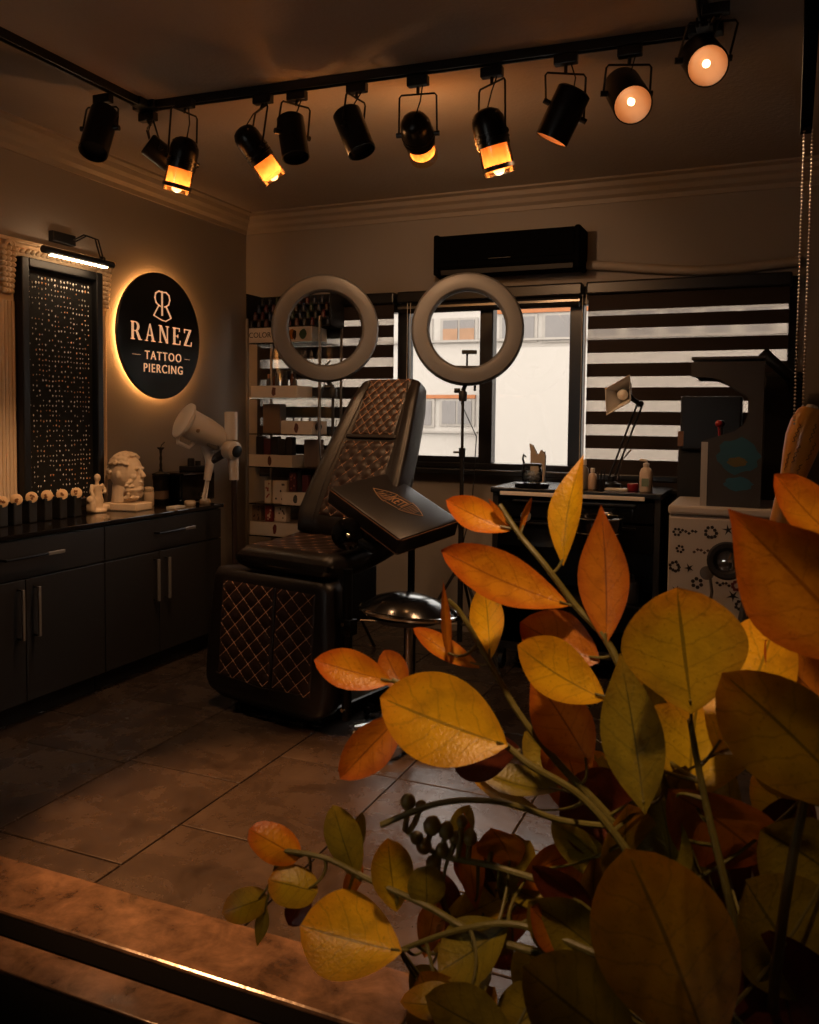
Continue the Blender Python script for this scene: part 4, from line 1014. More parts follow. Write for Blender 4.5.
# ================================================================== ring lights
ring_m = mat('ring_diffuser', '#6b6a6b', .4, var=.06, scale=10)
def ring_light(u, v, t, dia, pole_u, label, yawd, pitchd, holder):
    c = dep(u, v, t)
    nrm = (-fw).copy(); nrm.z = 0; nrm.normalize(); nrm = Matrix.Rotation(R(yawd), 3, 'Z') @ nrm; nrm = (nrm * math.cos(R(pitchd)) + Vector((0, 0, math.sin(R(pitchd))))).normalized()
    ro, wd = dia / 2, dia * .155
    pole = dep(pole_u, v + 60, t + .04); fx = Vector((pole.x, pole.y, 0))
    rl = thing('ring_light', label, 'ring light', fx, 0, 'ring lights on stands behind the chair')
    rm = ro - wd / 2
    b = MB(); b.lathe([(rm - wd / 2, -.012), (rm - wd / 2, .010), (rm - wd * .38, .024), (rm, .030), (rm + wd * .38, .024), (rm + wd / 2, .010), (rm + wd / 2, -.012)], c, nrm, 64, cap=False); b.build('diffuser', ring_m, rl, smooth=True)
    b = MB(); b.lathe([(rm - wd / 2 - .003, -.010), (rm - wd / 2 - .003, -.03), (rm + wd / 2 + .003, -.03), (rm + wd / 2 + .003, -.010)], c, nrm, 64, cap=False); b.build('housing', mat('ring_back', '#4a4743', .5), rl, smooth=True)
    s = nrm.cross(Vector((0, 0, 1))).normalized(); upv = s.cross(nrm)
    if upv.z < 0: upv = -upv
    bot = c - upv * ro
    pt = Vector((fx.x, fx.y, bot.z - .03))
    b = MB(); b.tube([bot - nrm * .02 + upv * .02, pt], .012, 10); b.lathe([(.02, 0), (.024, .012), (.024, .05), (.016, .06)], pt - Vector((0, 0, .06)), (0, 0, 1), 14); b.build('mount', matte_m, rl, smooth=True)
    b = MB(); b.cyl(pt + s * .015, pt + s * .05, .014, seg=10); b.build('clamp_knob', black_m, rl, smooth=True)
    b = MB(); b.cyl((fx.x, fx.y, .12), (fx.x, fx.y, .80), .016, seg=12); b.build('lower_pole', matte_m, rl, smooth=True)
    b = MB(); b.cyl((fx.x, fx.y, .80), (fx.x, fx.y, 1.22), .012, seg=12); b.build('middle_pole', matte_m, rl, smooth=True)
    b = MB(); b.cyl((fx.x, fx.y, 1.20), (fx.x, fx.y, pt.z - .02), .0085, seg=12); b.build('upper_pole', matte_m, rl, smooth=True)
    for z in (.80, 1.21):
        b = MB(); b.cyl((fx.x, fx.y, z - .025), (fx.x, fx.y, z + .025), .019, seg=12); b.cyl((fx.x, fx.y, z), (fx.x + s.x * .05, fx.y + s.y * .05, z), .006, seg=8); b.build('collar', black_m, rl, smooth=True)
    for k in range(3):
        an = k * 2 * math.pi / 3 + (math.pi / 2 if holder else 1.2); d = Vector((math.cos(an), math.sin(an), 0))
        b = MB(); b.tube([fx + Vector((0, 0, .55)) + d * .015, fx + d * .34 + Vector((0, 0, .012))], .009, 8); lg = b.build('leg', matte_m, rl, smooth=True)
        b = MB(); b.ball(fx + d * .34 + Vector((0, 0, .012)), .012, 8, 6); b.build('rubber_foot', black_m, lg)
        b = MB(); b.tube([fx + Vector((0, 0, .22)), fx + d * .2 + Vector((0, 0, .235))], .005, 6); b.build('brace', steel_m, lg)
    b = MB(); b.tube([bot - nrm * .03, bot - nrm * .05 - Vector((0, 0, .1)) + s * .03, Vector((fx.x, fx.y, 1.3)) + s * (.08 if not holder else -.08), Vector((fx.x, fx.y, .9)) + s * (.05 if not holder else -.06), Vector((fx.x, fx.y, .5)) + s * .03], .003, 6); b.build('power_lead', black_m, rl)
    if holder:
        m_ = Matrix.Translation(c - upv * rm * .82) @ Matrix((s, nrm, upv)).transposed().to_4x4()
        b = MB(); b.box((-.12, -.02, -.012), (.12, .012, .012), m_, bev=.005); b.build('shelf', black_m, rl)
        b = MB(); q = c - upv * rm * .82; b.tube([q, q + upv * .05, q + upv * .085], .006, 8); b.box((-.055, -.01, .078), (.03, .01, .10), m_, bev=.004); b.build('phone_clamp', black_m, rl)
    else:
        b = MB(); q = c - upv * rm; b.tube([q + upv * .04 - nrm * .02, q - upv * .05 - nrm * .01], .006, 8); b.tube([q + upv * .045, q + upv * .075 - s * .03], .006, 8); b.build('phone_clamp', black_m, rl)
    return rl
ring_light(325.5, 328.5, 4.80, .605, 333, 'grey ring light in front of the product shelf', 8, -2, False)
ring_light(467.5, 329, 4.75, .63, 463, 'grey ring light with a phone clamp in front of the clear window', -4, 2, True)
# ================================================================== glass display shelf in the corner
SY = 4.80
q0, q1 = ony(248, 400, SY), ony(318, 400, SY)
x0, x1 = -3.21, -2.66
sh = thing('display_shelf', 'tall glass display shelf full of small white trays in the corner', 'shelf', ((x0 + x1) / 2, SY + .15, 0))
for x in (x0, x1):
    for y in (SY, SY + .30):
        b = MB(); b.box((x - .008, y - .008, 0), (x + .008, y + .008, 2.05), bev=.002); b.build('upright', mat('shelf_alloy', '#8b8177', .35, metal=.6), sh)
shz = [ony(260, v, SY).z for v in (342.5, 397.5, 433.5, 466.5, 503.5, 535.5)]
for z in shz + [.45, .2]:
    b = MB(); b.box((x0 + .009, SY + .009, z - .008), (x1 - .009, SY + .291, z - .001)); b.build('glass_shelf', cglass_m, sh)
b = MB(); b.box((x0, SY + .302, .1), (x1, SY + .306, 2.05)); b.build('back_pane', cglass_m, sh)
b = MB(); b.box((x0, SY, .0), (x1, SY + .30, .1), bev=.004); b.build('base', matte_m, sh)
tray_m = mat('white_card', '#d2c4b2', .6, var=.06, scale=20)
def tray(u0, u1, v0, v1, label, deep=.2, y=SY + .012, mark='#5e3524', text=None):
    a, c = ony(u0, v1, y), ony(u1, v0, y)
    zb = min(shz, key=lambda z: abs(z - a.z)); hgt = c.z - ony(u0 * .5 + u1 * .5, v1, y).z
    t = thing('display_tray', label, 'tray', ((a.x + c.x) / 2, y + deep / 2, zb), 0, 'white trays on the glass display shelf')
    b = MB(); w_ = .006
    b.box((a.x, y, zb), (c.x, y + w_, zb + hgt)); b.box((a.x, y + deep - w_, zb), (c.x, y + deep, zb + hgt)); b.box((a.x, y + w_, zb), (a.x + w_, y + deep - w_, zb + hgt)); b.box((c.x - w_, y + w_, zb), (c.x, y + deep - w_, zb + hgt)); b.box((a.x + w_, y + w_, zb), (c.x - w_, y + deep - w_, zb + .008)); b.build('box', tray_m, t)
    mm = mat('print_' + mark, mark, .7)
    b = MB(); xc, zc = (a.x + c.x) / 2, zb + hgt / 2; rr = random.Random(int(u0 * v0))
    pts = [(.016 * (1 + .6 * rr.random()) * math.cos(k * .7) * .8, .026 * (1 + .5 * rr.random()) * math.sin(k * .7)) for k in range(9)]
    xo = xc if text is None else xc + .12
    b.prism(pts, (xo, y, zc), (1, 0, 0), (0, 0, 1), (0, -.001, 0)); b.build('printed_motif', mm, t)
    if text:
        b = MB(); put_text(b, text, .05, (a.x + .105, y - .0005, zc), (1, 0, 0), (0, 0, 1), (0, -1, 0), extrude=.0005); b.build('lettering', mat('print_black', '#1b1512', .7), t)
        for k, (cc, dx) in enumerate((('#a86a1e', .0), ('#2f4a2a', .085))):
            b = MB(); pts = [(.022 * (1 + .5 * rr.random()) * math.cos(j * .63), .03 * (1 + .3 * rr.random()) * math.sin(j * .63)) for j in range(10)]
            b.prism(pts, (c.x - .15 + dx, y, zc), (1, 0, 0), (0, 0, 1), (0, -.001, 0)); b.build('printed_motif', mat('print_' + cc, cc, .7), t)
    return (a.x, c.x, zb, hgt, y, deep)
tA = tray(246.5, 312, 326, 342, 'long white tray printed COLOR on the top level of the glass shelf', text='COLOR', mark='#2b1a14')
tB = tray(251, 297, 385, 397, 'white tray with a dark emblem below the brown bottles')
tC = tray(281, 312, 420, 433, 'white tray set forward under the ring light')
tD = tray(247.5, 292, 455, 466, 'white tray with a figure print under the black packets')
tE = tray(282, 309, 491, 503, 'white tray with a cross print under the maroon packets', mark='#3a3a34')
tF = tray(250, 300, 523, 535, 'white tray with a red print on the lowest visible shelf', mark='#6b2320')
shelf_on = {k: v for k, v in zip('ABCDEF', shz)}
# the little stock
bot_m = [mat('amber_bottle', '#5b2c12', .25), mat('dark_bottle', '#171214', .3), mat('brown_bottle', '#2e1c14', .3), mat('grey_bottle', '#494440', .35)]
def bottle(x, y, z, r, h, m, name, label, cat='bottle', group=None, capm=None):
    t = thing(name, label, cat, (x, y, z), 0, group)
    b = MB(); b.lathe([(r * .9, 0), (r, .004), (r, h * .62), (r * .8, h * .72), (r * .38, h * .78), (r * .38, h * .82)], (x, y, z), (0, 0, 1), 14); b.build('bottle_body', m, t, smooth=True)
    b = MB(); b.lathe([(r * .5, h * .81), (r * .5, h * .98), (r * .4, h)], (x, y, z), (0, 0, 1), 12); b.build('cap', capm or black_m, t, smooth=True)
    return t
xs0, xs1, zB, hB = tB[0], tB[1], tB[2], tB[3]
orange = mat('orange_cap', '#b26a2a', .4)
for k in range(8):
    x = xs0 + .10 + k * .034
    if x > xs1 - .03: break
    bottle(x, SY + .07 + .02 * (k % 2), zB + .008, .014, .15 + .02 * ((k * 7) % 3), bot_m[(k * 3 + 1) % 4], 'pigment_bottle', ('orange-capped amber pigment bottle in the tray with the dark emblem' if k == 0 else ['', 'first', 'second', 'third', 'fourth', 'fifth', 'sixth', 'seventh'][k] + ' dark pigment bottle after the orange-capped one'), group='pigment bottles in the second tray', capm=orange if k == 0 else steel_m if k % 3 == 2 else None)
# rack of ink bottles on the very top
topz = tA[2] + tA[3]
rx0, rx1 = ony(251, 300, SY + .1).x, ony(335, 300, SY + .1).x
rk = thing('ink_rack', 'black stepped rack holding rows of ink bottles above the top tray', 'rack', ((rx0 + rx1) / 2, SY + .12, topz))
zt = ony(270, 291, SY + .1).z; rws = 4; hs = (zt - topz - .02) / rws
b = MB()
for k in range(rws): b.box((rx0, SY + .04 + .045 * k, topz + .0005 + hs * k * .92), (rx1, SY + .085 + .045 * k + .0, topz + .012 + hs * k * .92))
b.box((rx0, SY + .04, topz + .0005), (rx0 + .006, SY + .23, zt - .02)); b.box((rx1 - .006, SY + .04, topz + .0005), (rx1, SY + .23, zt - .02)); b.box((rx0, SY + .222, topz + .0005), (rx1, SY + .23, zt - .02)); b.build('rack_frame', matte_m, rk)
rr = random.Random(5)
for k in range(rws):
    for j in range(11):
        x = rx0 + .03 + j * (rx1 - rx0 - .06) / 10; z = topz + .013 + hs * k * .92
        c = rr.choice(['#4a1a22', '#1d2a44', '#3d2a18', '#22331f', '#1b1b1d', '#5a3a3a'])
        b = MB(); b.lathe([(.014, 0), (.014, hs * .55), (.007, hs * .68), (.006, hs * .86)], (x, SY + .062 + .045 * k, z), (0, 0, 1), 8)
        tag(b.build('ink_bottle', mat('ink_' + c, c, .35), smooth=True), 'tiny ' + {'#4a1a22': 'maroon', '#1d2a44': 'navy', '#3d2a18': 'brown', '#22331f': 'green', '#1b1b1d': 'black', '#5a3a3a': 'dusky pink'}[c] + ' ink bottle in the ' + ['lowest', 'second', 'third', 'top'][k] + ' row of the black rack', 'bottle', 'ink bottles in the black rack')
# boxes and packets
def pack(u0, u1, v0, v1, zb, y, d, m, label, name='product_box', cat='box', group=None, motif=None):
    a, c = ony(u0, v1, y), ony(u1, v0, y); h = c.z - a.z
    if motif is None:
        b = MB(); b.box((a.x, y, zb), (c.x, y + d, zb + h), bev=.002); return tag(b.build(name, m), label, cat, group)
    t = thing(name, label, cat, ((a.x + c.x) / 2, y + d / 2, zb), 0, group)
    b = MB(); b.box((a.x, y, zb), (c.x, y + d, zb + h), bev=.002); b.build('carton', m, t)
    b = MB(); rr2 = random.Random(int(u0))
    for k in range(7):
        cx_, cz_ = rr2.uniform(a.x + .01, c.x - .01), zb + rr2.uniform(.1, .9) * h
        b.prism([(.007 * math.cos(j * 1.05) * rr2.uniform(.6, 1.2), .009 * math.sin(j * 1.05) * rr2.uniform(.6, 1.2)) for j in range(6)], (cx_, y, cz_), (1, 0, 0), (0, 0, 1), (0, -.0008, 0))
    b.build('printed_motif', mat('motif_' + motif, motif, .7), t)
    return t
maroon = mat('maroon_card', '#4a1c20', .5); redm = mat('red_card', '#7c2a22', .5); whit = mat('white_carton', '#c7b7a3', .6); drk = mat('dark_carton', '#1c1718', .45, var=.4, scale=40)
tan = mat('tan_carton', '#77614e', .6)
pack(272.5, 286.5, 470, 492, shz[4] + .001, SY + .05, .06, whit, 'white carton with dark motifs beside the maroon box', motif='#2a1d1a')
pack(275, 286, 509, 523, shz[5] + tF[3] + .001, SY + .05, .06, whit, 'white carton standing on the lowest tray', motif='#4a3a30')
pack(264.5, 270.5, 481, 503, shz[4] + .001, SY + .05, .03, whit, 'slim white carton with a red letter beside the jar', motif='#8a2a24')
pack(265, 272, 506, 522, shz[5] + tF[3], SY + .04, .03, redm, 'slim red carton on the lowest tray', motif='#d8cbbb')
pack(252, 261, 507, 522, shz[5] + tF[3], SY + .05, .05, tan, 'tan patterned tin on the lowest tray', motif='#3c2a22')
zE = tE[2] + tE[3]
pack(289, 296, 472, 491, zE, SY + .05, .04, maroon, 'maroon packet on the cross-print tray', motif='#a06a60')
pack(297, 301, 470, 491, zE, SY + .06, .04, drk, 'black packet between the maroon packets')
pack(302, 308, 474, 491, zE, SY + .055, .04, maroon, 'maroon packet at the end of the cross-print tray')
zD = tD[2] + tD[3]
for k in range(5):
    pack(256 + k * 7.4, 262.6 + k * 7.4, 437 + (k % 2) * 2, 455, zD, SY + .04 + .012 * (k % 3), .05, drk if k != 1 else maroon, ['black foil packet at the wall end of the figure-print tray', 'maroon foil packet among the black ones in the figure-print tray', 'black foil packet next after the maroon one', 'second black foil packet after the maroon one', 'third black foil packet after the maroon one'][k], 'foil_packet', 'packet', 'dark packets in the figure-print tray')
zC = tC[2] + tC[3]
for k in range(4):
    x = tC[0] + .05 + k * .062; b = MB(); b.ball((x, SY + .08, tC[2] + .05), .032, 12, 8, (1, .8, .8)); b.tube([(x, SY + .08, tC[2] + .06), (x + .012, SY + .07, tC[2] + .105)], .006, 6)
    tag(b.build('tattoo_grip', drk if k != 2 else steel_m, smooth=True), ['black rounded machine grip nearest the tan carton in the forward tray', 'second black rounded machine grip in the forward tray', 'steel rounded machine grip in the forward tray', 'black rounded machine grip past the steel one'][k], 'grip', 'machine grips in the forward tray')
a, c = ony(281, 332, SY + .03), ony(312, 353, SY + .03)
pack(263, 280, 403, 432, shz[2] + .001, SY + .15, .08, tan, 'tall tan carton behind the forward tray')
pack(304, 318, 436, 463, shz[3] + .001, SY + .12, .08, tan, 'tan carton beside the black foil packets')
pack(299, 318, 352, 361, shz[0] - .11, SY + .03, .1, whit, 'low white carton hung under the top tray') if False else None

# ================================================================== black tool cart under the window
DY = 4.50
L_, R_ = ony(493, 490, DY), ony(661, 490, DY)
dx0, dx1, dz = L_.x, R_.x, 1.025
ck = thing('tool_cart', 'tall black workshop cart with drawers below the window', 'cart', ((dx0 + dx1) / 2, DY + .25, 0))
b = MB(); b.box((dx0, DY, .12), (dx0 + .03, DY + .5, dz - .03)); b.box((dx1 - .03, DY, .12), (dx1, DY + .5, dz - .03)); b.box((dx0 + .03, DY + .47, .12), (dx1 - .03, DY + .5, dz - .03)); b.box((dx0 + .03, DY + .02, .12), (dx1 - .03, DY + .47, .16)); b.build('body', matte_m, ck)
b = MB(); b.box((dx0 - .01, DY - .02, dz - .03), (dx1 + .01, DY + .52, dz), bev=.006); b.build('top', mat('cart_top', '#111214', .25), ck)
b = MB(); b.box((ony(500, 488, DY - .03).x, DY - .034, .985), (ony(645, 490, DY - .03).x, DY - .02, 1.006), bev=.003); b.build('white_edge', mat('cart_edge', '#d9cfc4', .4), ck)
zz0 = [.98, .86, .70]
for i in range(2):
    b = MB(); b.box((dx0 + .035, DY - .008, zz0[i + 1] + .006), (dx1 - .035, DY + .3, zz0[i] - .006), bev=.004); d = b.build('drawer', gloss_m, ck)
    b = MB(); b.box((dx0 + .12, DY - .028, zz0[i] - .03), (dx1 - .12, DY - .008, zz0[i] - .018), bev=.003); b.build('handle', bmetal_m, d)
for z in (.42, .16):
    b = MB(); b.box((dx0 + .032, DY + .03, z - .012), (dx1 - .032, DY + .465, z)); b.build('shelf', matte_m, ck)
for x in (dx0 + .05, dx1 - .05):
    for y in (DY + .06, DY + .44):
        b = MB(); b.cyl((x - .012, y, .045), (x + .012, y, .045), .045, seg=14); b.box((x - .02, y - .02, .08), (x + .02, y + .02, .12)); b.build('caster', black_m, ck, smooth=True)
b = MB(); c = ony(526, 516, DY - .012)
b.lathe([(.03, 0), (.03, .006)], c, (0, -1, 0), 14); b.build('badge', mat('badge_grey', '#6f6a64', .5), ck)
for k, (u, v) in enumerate(((618, 590), (633, 588))):
    c = ony(u, v, DY + .12); bottle(c.x, c.y, .42 + .001, .03, .16, bot_m[3], 'spray_bottle', 'grey bottle on the open cart shelf, ' + ('farther from the arcade machine' if k == 0 else 'closer to the arcade machine'), group='bottles inside the cart')
# chrome-rimmed basin clipped on the cart front
c = ony(597, 523, DY - .168)
t = thing('steel_basin', 'black wash basin with chrome rim hung on the cart front', 'basin', (c.x, c.y, c.z - .06))
b = MB(); b.lathe([(.07, -.09), (.11, -.085), (.13, 0), (.132, .03)], c, (0, 0, 1), 28, cap=False); b.add(*disc(c + Vector((0, 0, -.09)), (0, 0, 1), .07)); b.build('bowl', gloss_m, t, smooth=True)
for z in (.03, -.045):
    b = MB(); b.tube([(c.x + (.133 if z > 0 else .124) * math.cos(a), c.y + (.133 if z > 0 else .124) * math.sin(a), c.z + z) for a in [k * 2 * math.pi / 36 for k in range(36)]], .005, 8, closed=True); b.build('rim', chrome_m, t, smooth=True)
# ------------------------------------------------------------------ on the cart
def ctop(u, y): p = ony(u, 480, y); return Vector((p.x, y, dz))
p = ctop(532, DY + .08)
b = MB(); b.lathe([(.0, 0), (.09, 0), (.095, .004), (.095, .022), (.09, .026)], p, (0, 0, 1), 28); tag(b.build('round_stand', gloss_m, smooth=True), 'flat round black stand under the glass jar', 'stand')
p2 = p + Vector((0, 0, .0265))
t = thing('glass_jar', 'clear cut-glass jar with black lid loop on the round stand', 'jar', p2)
b = MB(); b.lathe([(.04, 0), (.056, .006), (.058, .07), (.05, .085), (.052, .095)], p2, (0, 0, 1), 20, cap=False); b.lathe([(.036, .004), (.05, .012), (.052, .066)], p2, (0, 0, 1), 20, cap=False); b.build('glass', cglass_m, t, smooth=True)
b = MB(); b.lathe([(.0, .094), (.054, .094), (.056, .1), (.05, .106), (.0, .108)], p2, (0, 0, 1), 20, cap=False); b.tube([p2 + Vector((-.045, 0, .1)), p2 + Vector((-.055, 0, .13)), p2 + Vector((-.05, 0, .155)), p2 + Vector((-.038, 0, .14))], .006, 8); b.build('lid', black_m, t, smooth=True)
b = MB(); rr = random.Random(2)
for k in range(12): b.ball(p2 + Vector((rr.uniform(-.03, .03), rr.uniform(-.03, .03), .02 + rr.uniform(0, .04))), .013, 8, 6)
o = b.build('beads', mat('glass_beads', '#b9b4ab', .1, var=.2), t, smooth=True); o['kind'] = 'stuff'
p = ctop(537, DY + .3)
t = thing('glove_sleeve', 'open paper sleeve of gloves standing behind the glass jar', 'paper sleeve', p)
b = MB(); b.prism([(-.04, 0), (.04, 0), (.045, .17), (.02, .2), (-.0, .165), (-.03, .225), (-.05, .235), (-.042, .19)], p, (1, 0, 0), (0, 0, 1), (0, .03, 0)); b.build('sleeve', mat('paper_beige', '#a99a88', .8), t)
b = MB(); b.prism([(-.02, .0), (.035, 0), (.035, .19), (-.02, .17)], p + Vector((0, .031, 0)), (1, 0, 0), (0, 0, 1), (0, .02, 0)); b.build('glove_stack', mat('glove_grey', '#6f675f', .8), t)
for k, (u, r, h, m, lab) in enumerate(((584, .026, .16, mat('grey_clear_bottle', '#6d665f', .3), 'grey squeeze bottle next to the lamp foot'), (592.5, .024, .115, mat('beige_squeeze', '#b99f86', .4), 'short beige squeeze bottle next to the lamp foot'))):
    p = ctop(u, DY + .12); bottle(p.x, p.y, dz, r, h, m, 'squeeze_bottle', lab, capm=white_m)
p = ctop(633, DY + .12)
b = MB(); b.lathe([(.028, 0), (.03, .004), (.03, .035), (.027, .04)], p, (0, 0, 1), 16); tag(b.build('red_pot', mat('red_plastic', '#7a1420', .3), smooth=True), 'small red pot beside the pump bottle', 'pot')
p = ctop(617, DY + .10); b = MB(); b.box(p + Vector((-.06, -.03, 0)), p + Vector((.06, .03, .012)), bev=.003); tag(b.build('napkin_pad', white_m), 'thin white pad lying on the cart', 'pad')
p = ctop(646, DY + .10)
t = thing('pump_bottle', 'white pump lotion bottle with a green label on the cart', 'bottle', p)
b = MB(); b.lathe([(.03, 0), (.034, .006), (.034, .1), (.026, .122), (.014, .13)], p, (0, 0, 1), 20); b.build('bottle_body', mat('lotion_white', '#c9b6a2', .4), t, smooth=True)
b = MB(); b.lathe([(.015, .128), (.017, .15), (.006, .154), (.005, .165)], p, (0, 0, 1), 14); b.tube([p + Vector((0, 0, .165)), p + Vector((-.035, 0, .168))], .007, 8); b.build('pump', white_m, t, smooth=True)
b = MB(); b.prism([(-.018, .03), (.018, .03), (.018, .072), (-.018, .072)], p + Vector((.0, -.0348, 0)), (1, 0, 0), (0, 0, 1), (0, -.0008, 0)); b.build('label', mat('green_label', '#6f7d66', .6), t)
# desk lamp
p = ctop(612, DY + .22); 
hd = ony(619, 395, DY + .10); el = ony(640, 404, DY + .16); bs = Vector((p.x, DY + .2, dz))
t = thing('desk_lamp', 'black swing-arm desk lamp with white square shade on the cart', 'lamp', bs)
b = MB(); b.lathe([(.05, 0), (.055, .006), (.05, .03), (.02, .04), (.02, .07)], bs, (0, 0, 1), 20); b.build('base', black_m, t, smooth=True)
mid = ony(626, 440, DY + .18)
for dx in (-.014, .014):
    b = MB(); b.tube([bs + Vector((dx, 0, .06)), mid + Vector((dx, 0, 0)), el + Vector((dx, 0, 0))], .0055, 8); b.build('arm', black_m, t, smooth=True)
b = MB(); b.tube([bs + Vector((.03, 0, .05)), bs + Vector((.055, -.01, .16)), mid + Vector((.03, 0, -.05))], .004, 8); b.build('spring', steel_m, t)
b = MB(); b.cyl(el - fw * .02, el + fw * .02, .016, seg=12); b.build('elbow', black_m, t)
b = MB(); b.tube([el, ony(632, 399, DY + .13), ony(627, 390, DY + .12)], .012, 10); b.build('head_joint', black_m, t, smooth=True)
cn = [ony(u, v, DY + .06) for u, v in ((605.5, 389), (629.5, 375), (630, 402), (606.5, 415))]
bkp = ony(628, 391, DY + .2); off = Vector((.03, .10, .01))
b = MB(); small = [c_ * .45 + (sum(cn, Vector()) / 4) * .55 + off for c_ in cn]
b.add(cn + small, [(0, 1, 5, 4), (1, 2, 6, 5), (2, 3, 7, 6), (3, 0, 4, 7), (7, 6, 5, 4)]); sd_ = b.build('shade', mat('lamp_shade_white', '#d6d2cb', .5), t)
sd_.modifiers.new('thickness', 'SOLIDIFY').thickness = .004
b = MB(); b.ball(sum(cn, Vector()) / 4 + off * .55, .03, 12, 8); b.build('bulb', mat('bulb_white', '#e3ddd2', .3), t, smooth=True)
b = MB(); b.tube(cn, .004, 6, closed=True); b.build('shade_rim', white_m, t)
# pens in a holder beside the lamp
p = ctop(601, DY + .10)
t = thing('pen_holder', 'black pen holder with upright pens beside the desk lamp', 'holder', p)
b = MB(); b.lathe([(.022, 0), (.024, .055), (.02, .055), (.018, .01)], p, (0, 0, 1), 14); b.build('cup', black_m, t, smooth=True)
for k in range(3):
    b = MB(); b.tube([p + Vector((.006 * (k - 1), 0, .01)), p + Vector((.02 * (k - 1), .004 * k, .095 + .012 * k))], .004, 8); b.build('pen', black_m if k else steel_m, t)
# ================================================================== right: white fridge-like cabinet with tattoo flash, arcade machine
FYc = 3.98
a, c = ony(669, 505, FYc), ony(770, 505, FYc)
fz = ony(690, 506, FYc).z
fx0, fx1 = a.x, .10
fc = thing('flash_cabinet', 'white cabinet covered with small tattoo flash drawings below the arcade machine', 'cabinet', ((fx0 + fx1) / 2, FYc + .25, 0))
fwm = mat('fridge_white', '#b7aca0', .35, var=.04)
b = MB(); b.box((fx0, FYc + .02, .05), (fx1, FYc + .5, fz - .045), bev=.006); b.build('body', fwm, fc)
b = MB(); b.box((fx0 - .004, FYc - .0, fz - .04), (fx1, FYc + .5, fz), bev=.01); b.build('top', fwm, fc)
b = MB(); b.box((fx0 + .004, FYc, .08), (fx1 - .004, FYc + .018, fz - .052), bev=.005); dr = b.build('door', fwm, fc)
for x in (fx0 + .04, fx1 - .04):
    for y in (FYc + .06, FYc + .44): b = MB(); b.cyl((x, y, 0), (x, y, .06), .02, seg=10); b.build('foot', black_m, fc)
rr = random.Random(21)
ink = [mat('flash_black', '#221a18', .7), mat('flash_red', '#5e1f1c', .7), mat('flash_brown', '#4a3327', .7)]
spots_ = [(677, 532), (689, 532), (711, 533), (728, 530), (680, 549), (701, 551), (675, 567), (689, 568), (697, 583), (723, 584), (737, 586), (733, 596), (744, 579), (745, 545), (741, 606), (676, 590), (744, 620), (700, 600), (712, 612), (684, 608), (735, 636), (672, 625)]
for k, (u, v) in enumerate(spots_):
    o = ony(u, v, FYc - .0005); b = MB()
    s_ = rr.uniform(.018, .026); kind = k % 4
    def bl(pts): b.prism(pts, o, (1, 0, 0), (0, 0, 1), (0, -.0008, 0))
    if kind == 0:      # flower rosette
        for j in range(6):
            an = j * 1.047 + k; cx_, cz_ = s_ * .75 * math.cos(an), s_ * .75 * math.sin(an)
            bl([(cx_ + s_ * .36 * math.cos(q * 1.05), cz_ + s_ * .36 * math.sin(q * 1.05)) for q in range(6)])
    elif kind == 1:    # scattered leaves
        for j in range(5):
            cx_, cz_ = s_ * (-1.2 + .6 * j), s_ * .3 * math.sin(j * 2 + k); bl([(cx_ - .008, cz_), (cx_, cz_ + .008), (cx_ + .009, cz_ + .001), (cx_, cz_ - .007)])
    elif kind == 2:    # wreath
        for j in range(9):
            an = j * .698; r_ = s_ * rr.uniform(.8, 1.2); cx_, cz_ = r_ * math.cos(an), r_ * math.sin(an); bl([(cx_ + .0085 * math.cos(q * 1.26), cz_ + .0085 * math.sin(q * 1.26)) for q in range(5)])
    else:              # spiky star
        for j in range(5):
            an = j * 1.2566 + k; d = Vector((math.cos(an), math.sin(an))); n = Vector((-d.y, d.x)) * .0055; e = d * s_ * 1.2
            bl([(-n.x, -n.y), (n.x, n.y), (e.x, e.y)])
    b.build('flash_drawing', ink[k % 3 if k % 5 == 0 else 0], dr)
# round black magnifier lamp clipped before the cabinet
mc = ony(727, 561, FYc - .14)
t = thing('magnifier_lamp', 'round black magnifier lamp in front of the tattoo flash cabinet', 'lamp', (mc.x - .06, mc.y, 0))
b = MB(); nrm_ = (CAM - mc).normalized()
b.lathe([(.045, .012), (.056, .03), (.074, .032), (.082, .02), (.082, -.01), (.07, -.03), (.04, -.035), (.0, -.036)], mc, nrm_, 32, cap=False); b.build('head', matte_m, t, smooth=True)
b = MB(); b.lathe([(.0, .022), (.03, .018), (.046, .012)], mc, nrm_, 28, cap=False); b.build('lens', mat('lens_glass', '#8d8a86', .05, metal=.8), t, smooth=True)
b = MB(); jc = ony(707, 573, FYc - .14); b.lathe([(.01, -.01), (.03, -.008), (.03, .008), (.01, .01)], jc, nrm_, 18); b.build('side_knob', mat('knob_grey', '#575049', .4), t, smooth=True)
b = MB(); b.tube([jc, mc + (jc - mc) * .6], .008, 8); b.tube([jc + rt * .01, ony(712, 592, FYc - .14), Vector((jc.x - .03, jc.y, .35)), Vector((mc.x - .06, mc.y, .04))], .007, 8); b.build('arm', steel_m, t, smooth=True)
b = MB(); b.lathe([(.11, 0), (.115, .006), (.10, .03), (.02, .045)], (mc.x - .06, mc.y, 0), (0, 0, 1), 24); b.build('base', matte_m, t, smooth=True)

